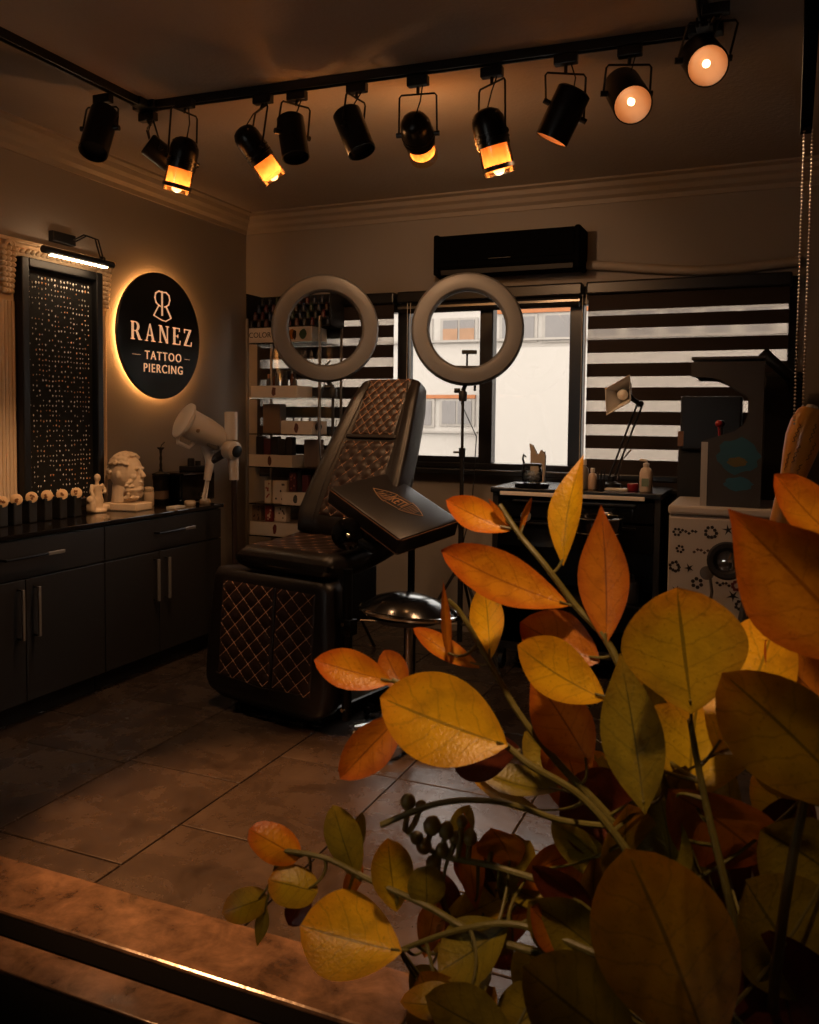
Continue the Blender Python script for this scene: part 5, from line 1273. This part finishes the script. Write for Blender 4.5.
# ------------------------------------------------------------------ bartop arcade machine seen from its side
AYc = FYc + .03
P_ = lambda u, v: ony(u, v, AYc)
prof_px = [(702, 520), (702, 441), (715, 437), (735, 431), (744, 424), (748, 414), (748, 397), (735, 389), (722, 381), (712, 377.5), (691.5, 377), (691, 362), (765, 361), (764, 520)]
prof = [(P_(u, v).x, P_(u, v).z) for u, v in prof_px]
zb2 = fz + .001
prof[0] = (prof[1][0], zb2); prof[-1] = (prof[-2][0], zb2)
am = thing('arcade_machine', 'grey bartop arcade machine with stepped side panel on the white cabinet', 'arcade machine', ((prof[0][0] + prof[-1][0]) / 2, AYc + .22, zb2))
side_m = mat('arcade_side', '#35302c', .55, var=.06)
for y in (AYc, AYc + .42):
    b = MB(); b.prism(prof, (0, y, 0), (1, 0, 0), (0, 0, 1), (0, .016, 0)); pn = b.build('side_panel', side_m, am)
    if y == AYc:
        xe_ = prof[0][0]
        b = MB(); b.box((xe_ - .002, y - .002, zb2), (xe_ + .026, y + .018, prof[1][1] - .004)); b.build('edge_trim', mat('edge_alloy', '#b0a598', .4, metal=.3), pn)
        # plain blue sticker of cloud-like outline
        cs = ony(738, 462, y - .0006); rr = random.Random(4)
        for (cu, cv, ru, cc) in ((738, 456, 17, '#1b4a58'), (738, 484, 11.5, '#1f5160'), (737, 462, 8, '#574a22')):
            cc_ = ony(cu, cv, y - (.0006 if cc != '#574a22' else .0016)); r_ = ru * .00485
            pts = [(r_ * (1 + .12 * math.cos(j * 2.2)) * math.cos(j * .2856) * 1.05, r_ * (1 + .12 * math.sin(j * 1.7)) * math.sin(j * .2856) * (.95 if ru > 12 else .55)) for j in range(22)]
            b = MB(); b.prism(pts, cc_, (1, 0, 0), (0, 0, 1), (0, -.0008, 0)); b.build('sticker', mat('sticker_' + cc, cc, .6), pn)
y0, y1 = AYc + .017, AYc + .419
def xz(i): return Vector((prof[i][0], 0, prof[i][1]))
def slab(i, j, name, m, inset=.012, th=.012):
    p, q = xz(i), xz(j); d = (q - p).normalized(); n = Vector((d.z, 0, -d.x))
    mid = Vector((sum(x for x, z in prof) / len(prof), 0, sum(z for x, z in prof) / len(prof)))
    b = MB()
    if n.dot(Vector((prof[12][0], 0, (p.z + q.z) / 2)) - p) < 0: n = -n
    p, q = p + n * inset, q + n * inset
    b.hexa([Vector((p.x, y0, p.z)), Vector((q.x, y0, q.z)), Vector((q.x, y1, q.z)), Vector((p.x, y1, p.z)), Vector((p.x + n.x * th, y0, p.z + n.z * th)), Vector((q.x + n.x * th, y0, q.z + n.z * th)), Vector((q.x + n.x * th, y1, q.z + n.z * th)), Vector((p.x + n.x * th, y1, p.z + n.z * th))])
    return b.build(name, m, am)
slab(0, 1, 'front_board', matte_m); slab(1, 3, 'control_deck', black_m); slab(5, 6, 'screen', gloss_m); slab(6, 9, 'speaker_board', matte_m); slab(10, 11, 'marquee', mat('marquee', '#3b3530', .4)); slab(11, 12, 'roof', side_m); slab(12, 13, 'rear_board', matte_m)
cd = (xz(1) + xz(3)) / 2 
for k, (yy, cc) in enumerate(((y0 + .1, '#8c1a16'), (y0 + .3, '#1a1a1c'))):
    b = MB(); bp = Vector((cd.x, yy, cd.z - .01)); b.cyl(bp, bp + Vector((-.005, 0, .055)), .006, seg=8); b.ball(bp + Vector((-.005, 0, .065)), .017, 12, 8); b.build('joystick', mat('stick_' + cc, cc, .3), am, smooth=True)
# black espresso-machine like box in front of the screen
b = MB(); q0_, q1_ = ony(677, 447, AYc + .30), ony(700, 447, AYc + .30)
cf = thing('tall_monitor', 'black box-shaped device standing behind the arcade machine', 'device', ((q0_.x + q1_.x) / 2, 4.86, 0))
x0c, x1c = ony(672, 440, 4.75).x, ony(741, 440, 4.75).x
zt1, zt2 = ony(690, 396, 4.75).z, ony(690, 450, 4.75).z
b.box((x0c + .04, 4.75, zt2), (x1c, 4.98, zt1), bev=.01); b.build('screen_housing', black_m, cf)
b = MB(); b.box((x0c + .03, 4.78, .9), (x1c - .16, 4.95, zt2 + .001), bev=.01); b.build('neck', matte_m, cf)
b = MB(); b.box((x0c + .03, 4.70, 0), (x1c, 5.0, .9), bev=.01); b.build('pedestal', matte_m, cf)
b = MB(); b.box((x0c + .03, 4.742, zt2 + .02), (x0c + .06, 4.75, zt2 + .10)); b.build('copper_bar', mat('copper', '#8a5a3c', .3, metal=.8), cf)  # copper-coloured bar at the housing's left edge

# tall black tower behind the machine, a black tube resting on it
TYc = 4.62
tx0, tx1 = ony(767, 400, TYc).x, ony(789, 400, TYc).x; tz = ony(775, 372, TYc).z
tw_ = thing('black_locker', 'tall narrow black locker beside the arcade machine', 'locker', ((tx0 + tx1) / 2, TYc + .2, 0))
b = MB(); b.box((tx0 - .02, TYc, 0), (tx1 + .06, TYc + .40, tz), bev=.006); b.build('carcass', matte_m, tw_)
b = MB(); b.box((tx0 - .01, TYc - .012, .05), (tx1 + .05, TYc - .001, tz - .02), bev=.003); d_ = b.build('door', black_m, tw_)
b = MB(); b.box((tx1 + .01, TYc - .03, 1.2), (tx1 + .02, TYc - .012, 1.35), bev=.003); b.build('handle', bmetal_m, d_)
a, e = ony(764, 354, TYc - .15), ony(798, 384, TYc - .15)
b = MB(); b.lathe([(.024, 0), (.028, .01), (.028, (e - a).length - .01), (.024, (e - a).length)], a, e - a, 18)
t = thing('drawing_tube', 'slanted black tube leaning against the tall black locker', 'tube', e)
b.build('tube_body', black_m, t, smooth=True)
b = MB(); d_ = (e - a).normalized(); b.cyl(a - d_ * .012, a + d_ * .02, .0305, seg=18); b.build('end_cap', matte_m, t, smooth=True)
b = MB(); b.tube([a * .35 + e * .65, Vector((e.x - .02, TYc - .02, e.z - .05))], .01, 8); b.build('wall_clip', matte_m, t)

# second white cabinet with sticker, signed wooden club standing on it
WYc = 3.02
wa = ony(786, 620, WYc); wz = ony(800, 560, WYc).z
wc = thing('side_cabinet', 'white side cabinet with a red sticker behind the leaves', 'cabinet', (wa.x + .2, WYc + .2, 0))
b = MB(); b.box((wa.x, WYc + .02, 0), (wa.x + .42, WYc + .42, wz - .02), bev=.005); b.build('body', fwm, wc)
b = MB(); b.box((wa.x - .005, WYc, wz - .02), (wa.x + .425, WYc + .42, wz), bev=.005); b.build('top', fwm, wc)
for k in range(2):
    b = MB(); b.box((wa.x + .006 + .205 * k, WYc + .002, .04), (wa.x + .205 + .205 * k, WYc + .019, wz - .026), bev=.003); d_ = b.build('door', fwm, wc)
    if k == 0:
        o = ony(799, 647, WYc + .002); b = MB(); b.prism([(.028 * math.cos(q * .35), .02 * math.sin(q * .35)) for q in range(18)], o, (1, 0, 0), (0, 0, 1), (0, -.001, 0)); b.build('sticker', mat('red_sticker', '#5a2622', .5), d_)
    b = MB(); b.box((wa.x + .185 + .03 * k, WYc - .016, wz - .3), (wa.x + .195 + .03 * k, WYc + .002, wz - .18), bev=.002); b.build('handle', steel_m, d_)
tp = ony(812, 408, WYc + .12); bt = ony(789, 490, WYc + .12); dirn = (bt - tp).normalized(); end = tp + dirn * ((tp.z - wz - .012) / -dirn.z)
club = thing('wooden_club', 'varnished wooden club covered with handwriting on the side cabinet', 'club', end)
Lc = (end - tp).length
b = MB(); b.lathe([(.03, 0), (.042, .012), (.054, .05), (.058, .10), (.052, .16), (.040, .24), (.034, Lc * .8), (.036, Lc)], tp, dirn, 24); b.build('shaft', mat('varnished_wood', '#e2983c', .28, var=.25, scale=14), club, smooth=True)
b = MB(); b.lathe([(.0, -.012), (.016, -.01), (.022, .002), (.02, .012)], tp, dirn, 16, cap=False); b.build('tip', mat('pale_tip', '#cbb195', .5), club, smooth=True)
b = MB(); q = dirn.to_track_quat('Z', 'Y').to_matrix(); inkd = mat('pen_ink', '#3a1a0c', .6)
sidev = dirn.cross(CAM - tp).normalized(); frontv = sidev.cross(dirn)
if frontv.dot(CAM - tp) < 0: frontv = -frontv
def rad_at(h):
    P = [(0, .03), (.012, .042), (.05, .054), (.10, .058), (.16, .052), (.24, .040), (Lc * .8, .034)]
    for (a_, ra), (c_, rc) in zip(P, P[1:]):
        if h <= c_: return ra + (rc - ra) * (h - a_) / (c_ - a_)
    return .033
for k, (h0, ang0) in enumerate(((.05, -.5), (.06, .35), (.11, -.75), (.13, .1), (.16, .6), (.19, -.3))):
    pts = []
    for j in range(14):
        h = h0 + .006 * j * .8; an = ang0 + .09 * math.sin(j * 1.9 + k) + .012 * j
        pts.append(tp + dirn * h + (sidev * math.sin(an) + frontv * math.cos(an)) * (rad_at(h) + .0006))
    b.tube(pts, .0011, 4)
b.build('handwriting', inkd, club)
t2 = ony(817, 440, WYc + .05)
b = MB(); b.cyl((t2.x + .02, t2.y, wz + .0005), (t2.x + .02, t2.y, t2.z), .009, seg=10); b.ball((t2.x + .02, t2.y, t2.z), .012, 10, 8)
tag(b.build('white_rod', white_m, smooth=True), 'thin white rod standing beside the wooden club', 'rod')
b = MB(); p = ony(757, 600, 3.5)
b.tube([ony(752, 575, 3.6), ony(738, 650, 3.45), Vector((ony(735, 660, 3.4).x, 3.4, .02))], .022, 8); tag(b.build('easel_leg', matte_m, smooth=True), 'black slanted support leaning before the white flash cabinet', 'support')

# ------------------------------------------------------------------ black hanging bar with two bead chains
HY = 2.72
h0, h1 = ony(810, 0, HY), ony(804.5, 131, HY)
hx = (h0.x + h1.x) / 2 + .006
hb = thing('blind_chain', 'black hanging blind housing with two beaded pull chains', 'blind chain', (hx, HY, ZC))
b = MB(); b.prism([(hx - .018, h1.z), (hx + .012, h1.z), (hx + .03, ZC - .001), (hx - .02, ZC - .001)], (0, HY - .03, 0), (1, 0, 0), (0, 0, 1), (0, .06, 0)); b.build('housing', mat('dull_black', '#0b0b0b', .9, spec=.1), hb)
for dx, ve in ((-.008, 424), (.014, 408)):
    z = h1.z; zlo = ony(795, ve, HY).z; b = MB()
    while z > zlo: b.add([Vector((hx + dx, HY, z)) + Vector(d) * .0042 for d in ((1, 0, 0), (0, 1, 0), (-1, 0, 0), (0, -1, 0), (0, 0, 1), (0, 0, -1))], [(0, 1, 4), (1, 2, 4), (2, 3, 4), (3, 0, 4), (1, 0, 5), (2, 1, 5), (3, 2, 5), (0, 3, 5)]); z -= .0105
    o = b.build('bead_chain', mat('dull_bead', '#c2ae96', .4), hb); o['kind'] = 'stuff'
# ================================================================== foreground plant
def leaf_mat(name, core, edge, vein, tipc):
    m = bpy.data.materials.new(name); MATS[name] = m; m.use_nodes = True
    nt = m.node_tree; N = nt.nodes; L = nt.links; bs = N['Principled BSDF']
    uv = N.new('ShaderNodeUVMap'); sp = N.new('ShaderNodeSeparateXYZ'); L.new(uv.outputs[0], sp.inputs[0])
    def math_(op, a, b_=None, c=None, clamp=False):
        n = N.new('ShaderNodeMath'); n.operation = op; n.use_clamp = clamp
        for i, x in enumerate((a, b_, c)):
            if x is None: continue
            if isinstance(x, (int, float)): n.inputs[i].default_value = x
            else: L.new(x, n.inputs[i])
        return n.outputs[0]
    across = math_('ABSOLUTE', math_('SUBTRACT', sp.outputs[0], .5))          # 0 at the midrib, .5 at the margin
    tc = N.new('ShaderNodeTexCoord'); oi = N.new('ShaderNodeObjectInfo')
    nz = N.new('ShaderNodeTexNoise'); nz.inputs['Scale'].default_value = 45; nz.inputs['Detail'].default_value = 5
    L.new(tc.outputs['Object'], nz.inputs[0])
    n2 = N.new('ShaderNodeTexNoise'); n2.inputs['Scale'].default_value = 260; n2.inputs['Detail'].default_value = 4
    L.new(tc.outputs['Object'], n2.inputs[0])
    def mixc(f, a, b_):
        n = N.new('ShaderNodeMix'); n.data_type = 'RGBA'
        L.new(f, n.inputs[0])
        for i, x in ((6, a), (7, b_)):
            if isinstance(x, tuple): n.inputs[i].default_value = x
            else: L.new(x, n.inputs[i])
        return n.outputs[2]
    ed = N.new('ShaderNodeMapRange'); ed.interpolation_type = 'SMOOTHSTEP'; ed.inputs[1].default_value = .2; ed.inputs[2].default_value = .5
    L.new(math_('ADD', across, math_('MULTIPLY', math_('SUBTRACT', nz.outputs['Fac'], .5), .25)), ed.inputs[0])
    col = mixc(math_('MULTIPLY', ed.outputs[0], .8), lin(core), lin(edge))
    tp = N.new('ShaderNodeMapRange'); tp.interpolation_type = 'SMOOTHSTEP'; tp.inputs[1].default_value = .55; tp.inputs[2].default_value = 1.05
    L.new(math_('ADD', sp.outputs[1], math_('MULTIPLY', math_('SUBTRACT', nz.outputs['Fac'], .5), .4)), tp.inputs[0])
    col = mixc(math_('MULTIPLY', tp.outputs[0], .85), col, lin(tipc))
    # midrib and side veins
    rib = math_('LESS_THAN', across, .016)
    ph = math_('MULTIPLY', math_('SUBTRACT', sp.outputs[1], math_('MULTIPLY', across, .45)), 6.0); ph = math_('ADD', ph, math_('MULTIPLY', nz.outputs['Fac'], .9))
    fr = math_('ABSOLUTE', math_('SUBTRACT', math_('FRACT', ph), .5))
    sv = math_('LESS_THAN', fr, .045)
    vn = math_('MAXIMUM', math_('MULTIPLY', rib, .8), math_('MULTIPLY', sv, .3))
    col = mixc(vn, col, lin(vein))
    mt_ = N.new('ShaderNodeMapRange'); mt_.inputs[1].default_value = .45; mt_.inputs[2].default_value = .75; mt_.inputs[4].default_value = .45; L.new(nz.outputs['Fac'], mt_.inputs[0]); col = mixc(mt_.outputs[0], col, lin(vein))
    sk = math_('MULTIPLY', math_('GREATER_THAN', n2.outputs['Fac'], .64), .35)
    col = mixc(sk, col, lin(vein))
    hs = N.new('ShaderNodeHueSaturation'); L.new(col, hs.inputs['Color'])
    mr = N.new('ShaderNodeMapRange'); mr.inputs[3].default_value = .8; mr.inputs[4].default_value = 1.15; L.new(oi.outputs['Random'], mr.inputs[0]); L.new(mr.outputs[0], hs.inputs['Value'])
    L.new(hs.outputs[0], bs.inputs['Base Color']); bs.inputs['Roughness'].default_value = .34; bs.inputs['Specular IOR Level'].default_value = .4
    bp = N.new('ShaderNodeBump'); bp.inputs['Strength'].default_value = .45; bp.inputs['Distance'].default_value = .002
    L.new(math_('SUBTRACT', n2.outputs['Fac'], vn), bp.inputs['Height']); L.new(bp.outputs[0], bs.inputs['Normal'])
    tr_ = N.new('ShaderNodeBsdfTranslucent'); L.new(hs.outputs[0], tr_.inputs[0])
    mx = N.new('ShaderNodeMixShader'); mx.inputs[0].default_value = .34
    L.new(bs.outputs[0], mx.inputs[1]); L.new(tr_.outputs[0], mx.inputs[2]); L.new(mx.outputs[0], N['Material Output'].inputs[0])
    return m
LM = {'o': leaf_mat('leaf_orange', '#d8921c', '#cc6a1a', '#94560f', '#cc5a1c'),
      'g': leaf_mat('leaf_gold', '#dcab1a', '#cf9618', '#86701a', '#d4901c'),
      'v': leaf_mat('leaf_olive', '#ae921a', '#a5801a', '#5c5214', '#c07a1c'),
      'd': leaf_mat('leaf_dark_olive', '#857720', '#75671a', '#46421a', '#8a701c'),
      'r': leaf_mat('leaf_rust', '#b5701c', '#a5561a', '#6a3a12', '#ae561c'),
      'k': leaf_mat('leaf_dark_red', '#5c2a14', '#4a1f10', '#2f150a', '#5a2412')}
stem_m = mat('plant_stem', '#5a5322', .5, var=.25, scale=40, bump=.2)
PB = dep(760, 1230, .86); PB.z = 0
plant = thing('potted_plant', 'leafy plant with gold, orange and olive leaves in a tall dark planter', 'plant', PB)
POTZ = .66
b = MB(); b.lathe([(.12, 0), (.13, .01), (.165, POTZ - .03), (.17, POTZ), (.155, POTZ), (.15, POTZ - .04)], PB, (0, 0, 1), 32, cap=False); b.add(*disc(PB + Vector((0, 0, .004)), (0, 0, 1), .12)); b.build('planter', mat('dark_planter', '#2a2724', .6), plant, smooth=True)
b = MB(); b.lathe([(.0, POTZ - .035), (.08, POTZ - .03), (.152, POTZ - .045)], PB, (0, 0, 1), 28, cap=False); b.build('soil', mat('soil', '#2b1e15', .95, bump=.8, bscale=80), plant)
crown = PB + Vector((0, 0, POTZ - .04))
def bez(p0, p1, p2, n=12): return [p0 * (1 - t) ** 2 + p1 * 2 * t * (1 - t) + p2 * t * t for t in [i / n for i in range(n + 1)]]
def spline(pts, n=5):
    out = []
    for i in range(len(pts) - 1):
        p0, p1, p2, p3 = pts[max(i - 1, 0)], pts[i], pts[i + 1], pts[min(i + 2, len(pts) - 1)]
        for k in range(n):
            t = k / n
            out.append(.5 * ((2 * p1) + (p2 - p0) * t + (2 * p0 - 5 * p1 + 4 * p2 - p3) * t * t + (3 * p1 - p0 - 3 * p2 + p3) * t ** 3))
    return out + [pts[-1]]
branches = []
def branch(px, r0=.0052, r1=.0026, root=True):
    pts = [dep(*p) for p in px]
    if root: pts = [crown + Vector((random.uniform(-.05, .05), random.uniform(-.05, .05), 0)), (crown * .45 + pts[0] * .55) + Vector((0, 0, .02))] + pts
    pts = spline(pts, 6); n = len(pts)
    b = MB(); b.tube(pts, [r0 + (r1 - r0) * i / (n - 1) for i in range(n)], 8)
    o = b.build('branch', stem_m, plant, smooth=True)
    branches.append((o, pts)); return o
def leaf(br, ub, vb, ut, vt, w, t, col, roll=0., dt=0., bend=.16, fold=.32, shape='o', petiole=True, wavy=.0):
    """base and tip pixel, width in pixels, distance t at the base and t+dt at the tip"""
    A, Bt = dep(ub, vb, t), dep(ut, vt, t + dt)
    d = Bt - A; Ln = d.length; d.normalize()
    toc = (CAM - (A + Bt) / 2).normalized()
    s = d.cross(toc).normalized(); n = s.cross(d)
    q = Quaternion(d, R(roll)); s = q @ s; n = q @ n
    W_ = w / F_PX * (t + dt / 2)
    nu, nv = 10, 16
    def wid(x):
        if shape == 'o': return (max(0, math.sin(math.pi * min(1, x ** 1.18))) ** .68)          # obovate
        if shape == 'r': return max(0, 1 - (2 * x - 1) ** 2) ** .5 if 0 < x < 1 else 0
        return math.sin(math.pi * x ** .9) ** 1.15                                                             # lance
    sd_ = random.random() * 6; tw_ = random.uniform(-.35, .35)
    def fn(u, v):
        x = v; hw = wid(x) * .5 * W_; a = (u - .5) * 2
        y = a * hw * (1 + .02 * math.sin(9 * v + sd_))
        off = -abs(a) ** 1.3 * hw * fold * -1 + bend * Ln * (math.sin(math.pi * x) * .5) * -1
        off += .03 * Ln * math.sin(3 * v + sd_) * a * .4
        ct, st_ = math.cos(tw_ * (x - .5)), math.sin(tw_ * (x - .5))
        return A + d * (x * Ln) + (s * ct + n * st_) * y + n * off
    b = MB(); b.grid(fn, nu, nv)
    if petiole and br is not None:
        _, pts = next(x for x in branches if x[0] is br)
        near = min(pts, key=lambda p: (p - A).length)
    o = b.build('leaf', LM[col], br or plant, smooth=1, uv=True)
    if petiole and br is not None and (near - A).length < .25:
        pp = MB(); mid = (near + A) / 2 - d * .01; pp.tube(bez(near, mid, A + d * .012, 6), [.0022, .002, .0018, .0016, .0015, .0014, .0012], 6)
        pp.build('petiole', stem_m, br, smooth=True)
    return o
# --- branches, by where they run
b1 = branch([(690, 960, .80), (640, 870, .80), (585, 800, .82), (530, 765, .83), (505, 745, .84), (440, 700, .86), (392, 680, .87)])
b2 = branch([(700, 950, .84), (620, 830, .86), (560, 765, .88), (520, 715, .90), (488, 660, .92), (462, 615, .93), (448, 600, .93)])
b3 = branch([(720, 940, .80), (655, 760, .82), (612, 650, .85), (575, 605, .87), (545, 565, .88), (520, 535, .90), (500, 505, .92)])
b4 = branch([(740, 950, .74), (705, 800, .76), (690, 720, .76)])
b5 = branch([(780, 940, .66), (800, 820, .66), (830, 700, .68), (850, 620, .70)])
b6 = branch([(680, 990, .78), (600, 955, .80), (520, 925, .83), (460, 930, .85), (400, 950, .88)])
b7 = branch([(670, 980, .80), (580, 900, .84), (500, 868, .88), (440, 855, .90), (405, 830, .92)])
b8 = branch([(660, 1000, .80), (560, 960, .82), (480, 935, .85), (425, 905, .87), (370, 880, .89), (325, 858, .90), (280, 850, .91)])
b9 = branch([(700, 1010, .68), (690, 1000, .66), (680, 960, .64)])
leaf(b3, 510, 531, 446, 500, 34, .91, 'o', 15, .01)
leaf(b3, 520, 536, 532, 497, 9, .91, 'r', 50, .0)
leaf(b3, 513, 528, 488, 498, 8, .91, 'r', 40, .0)
leaf(b3, 570, 606, 441, 550, 54, .87, 'o', 20, -.01, .15)
leaf(b3, 470, 566, 443, 556, 14, .88, 'o', 30, 0, petiole=False)
leaf(b3, 563, 566, 584, 454, 36, .88, 'g', -35, .02, -.16, shape='l')
leaf(b3, 606, 645, 601, 505, 52, .85, 'r', -20, .01, .1, shape='l')
leaf(b3, 600, 662, 520, 622, 62, .86, 'r', 20, .03)
leaf(b3, 605, 700, 517, 645, 62, .84, 'g', 25, .0)
leaf(b2, 592, 768, 530, 672, 62, .86, 'r', -15, .02, shape='l')
leaf(b2, 449, 664, 443, 578, 14, .92, 'r', 35, .0, .05, shape='l')
leaf(b2, 490, 660, 484, 584, 34, .92, 'g', -10, .02)
leaf(b2, 480, 668, 413, 628, 24, .93, 'o', 25, .02)
leaf(b1, 392, 682, 314, 660, 40, .87, 'o', 10, .0, .08)
leaf(b1, 404, 693, 384, 650, 30, .89, 'r', 0, .02)
leaf(b1, 508, 746, 380, 697, 92, .83, 'g', 12, .01, .14)
leaf(b1, 405, 712, 340, 779, 44, .88, 'r', -10, .0, .1)
leaf(b1, 520, 748, 453, 764, 52, .86, 'k', 25, .04)
leaf(b1, 560, 790, 478, 770, 40, .90, 'd', 40, .05)
leaf(b1, 545, 815, 470, 776, 30, .92, 'v', 55, .03)
leaf(b3, 645, 815, 620, 653, 66, .78, 'd', -15, .02, .08, shape='l')
leaf(b4, 692, 714, 677, 587, 122, .74, 'v', 5, .01, .08, .10)
leaf(b4, 715, 752, 778, 612, 92, .77, 'g', -28, .03, .18)
leaf(b4, 690, 800, 700, 690, 110, .82, 'v', 20, .04)
leaf(b5, 880, 668, 728, 509, 120, .68, 'o', -12, .02, .1, shape='l')
leaf(b5, 860, 560, 775, 474, 52, .72, 'o', 25, .02)
leaf(b5, 866, 812, 722, 672, 112, .62, 'v', -18, .03, .12)
leaf(b5, 850, 725, 765, 640, 60, .78, 'r', 20, .02)
leaf(b4, 668, 790, 768, 862, 100, .78, 'r', 35, .03, .1)
leaf(b4, 640, 830, 560, 790, 90, .88, 'k', -20, .03)
leaf(b9, 712, 1060, 626, 848, 148, .60, 'g', -14, .06, .14, .24)
leaf(b9, 640, 1060, 522, 966, 96, .64, 'd', 10, .02, .1)
leaf(b9, 830, 1000, 745, 880, 120, .72, 'd', 20, .02)
leaf(b9, 840, 880, 760, 830, 90, .74, 'd', -25, .02)
leaf(b9, 800, 1060, 770, 930, 110, .70, 'k', 0, .03)
# left-hand cluster of small fleshy leaves
leaf(b8, 300, 858, 249, 829, 36, .91, 'o', 0, .0, -.12, -.25, 'r')
leaf(b8, 268, 897, 222, 913, 32, .92, 'v', 0, .0, -.12, -.25, 'r')
leaf(b8, 318, 892, 268, 880, 40, .90, 'v', 5, .0, -.12, -.25, 'r')
leaf(b8, 266, 904, 257, 947, 15, .92, 'd', 20, .0, .05, .1, 'l')
leaf(b8, 310, 893, 288, 925, 26, .93, 'k', 0, .0)
leaf(b8, 357, 880, 333, 805, 38, .90, 'd', -15, .0, -.1, -.2)
leaf(b8, 350, 872, 362, 812, 20, .92, 'd', 25, .0)
leaf(b6, 402, 952, 300, 925, 84, .87, 'g', 15, .02, .1)
leaf(b8, 397, 912, 388, 838, 44, .88, 'v', 10, .0)
leaf(b8, 427, 908, 426, 866, 38, .87, 'd', 0, .0, -.1, -.2, 'r')
leaf(b8, 345, 905, 360, 860, 18, .93, 'r', 20, 0)
branch([(608, 826, .86), (560, 820, .86), (500, 802, .86), (440, 803, .87), (381, 825, .88)], .0032, .0034, root=False)
leaf(b7, 477, 912, 464, 812, 28, .91, 'r', 15, .0, .06, shape='l')
leaf(b6, 424, 958, 436, 898, 28, .89, 'r', -10, .0)
leaf(b6, 508, 925, 438, 972, 62, .84, 'd', 20, .0, .12)
leaf(b6, 608, 960, 528, 902, 66, .80, 'd', -25, .01)
leaf(b6, 450, 1050, 420, 972, 62, .82, 'v', 10, .0)
leaf(b6, 520, 1045, 425, 996, 60, .78, 'd', 15, .0)
leaf(b6, 478, 1000, 400, 1002, 40, .80, 'v', 30, .0)
leaf(b6, 560, 985, 500, 1040, 60, .83, 'd', 10, .0)
leaf(b7, 500, 900, 530, 840, 40, .90, 'd', 30, .02)
leaf(b7, 560, 905, 500, 880, 44, .90, 'd', 40, .02)
leaf(b7, 452, 850, 470, 805, 26, .93, 'd', -10, .0)
# small round buds on forked stalks
for k, (u, v, r_) in enumerate(((408, 802, 7), (421, 806, 5), (432, 826, 8), (446, 831, 7), (455, 838, 5), (424, 846, 7), (442, 850, 6), (417, 838, 6), (470, 838, 6.5), (433, 862, 6), (492, 842, 6), (462, 822, 5))):
    c = dep(u, v, .90); r3 = r_ / F_PX * 1.05; _, pts = branches[6]
    near = min(pts, key=lambda p: (p - c).length + max(0, (p - c).z) * .5)
    b = MB(); ax = (c - near).normalized(); b.lathe([(.001, -r3), (r3 * .7, -r3 * .75), (r3, -.1 * r3), (r3 * .85, r3 * .6), (r3 * .35, r3 * 1.15), (.0008, r3 * 1.3)], c, ax, 12); b.tube([near, (near + c) / 2 + Vector((0, 0, -.004)), c], .0032, 6)
    b.build('bud', mat('bud_olive', '#6f5f24', .45, var=.3, scale=60), branches[6][0], smooth=1)
# leaves deeper inside the bush
rr = random.Random(9)
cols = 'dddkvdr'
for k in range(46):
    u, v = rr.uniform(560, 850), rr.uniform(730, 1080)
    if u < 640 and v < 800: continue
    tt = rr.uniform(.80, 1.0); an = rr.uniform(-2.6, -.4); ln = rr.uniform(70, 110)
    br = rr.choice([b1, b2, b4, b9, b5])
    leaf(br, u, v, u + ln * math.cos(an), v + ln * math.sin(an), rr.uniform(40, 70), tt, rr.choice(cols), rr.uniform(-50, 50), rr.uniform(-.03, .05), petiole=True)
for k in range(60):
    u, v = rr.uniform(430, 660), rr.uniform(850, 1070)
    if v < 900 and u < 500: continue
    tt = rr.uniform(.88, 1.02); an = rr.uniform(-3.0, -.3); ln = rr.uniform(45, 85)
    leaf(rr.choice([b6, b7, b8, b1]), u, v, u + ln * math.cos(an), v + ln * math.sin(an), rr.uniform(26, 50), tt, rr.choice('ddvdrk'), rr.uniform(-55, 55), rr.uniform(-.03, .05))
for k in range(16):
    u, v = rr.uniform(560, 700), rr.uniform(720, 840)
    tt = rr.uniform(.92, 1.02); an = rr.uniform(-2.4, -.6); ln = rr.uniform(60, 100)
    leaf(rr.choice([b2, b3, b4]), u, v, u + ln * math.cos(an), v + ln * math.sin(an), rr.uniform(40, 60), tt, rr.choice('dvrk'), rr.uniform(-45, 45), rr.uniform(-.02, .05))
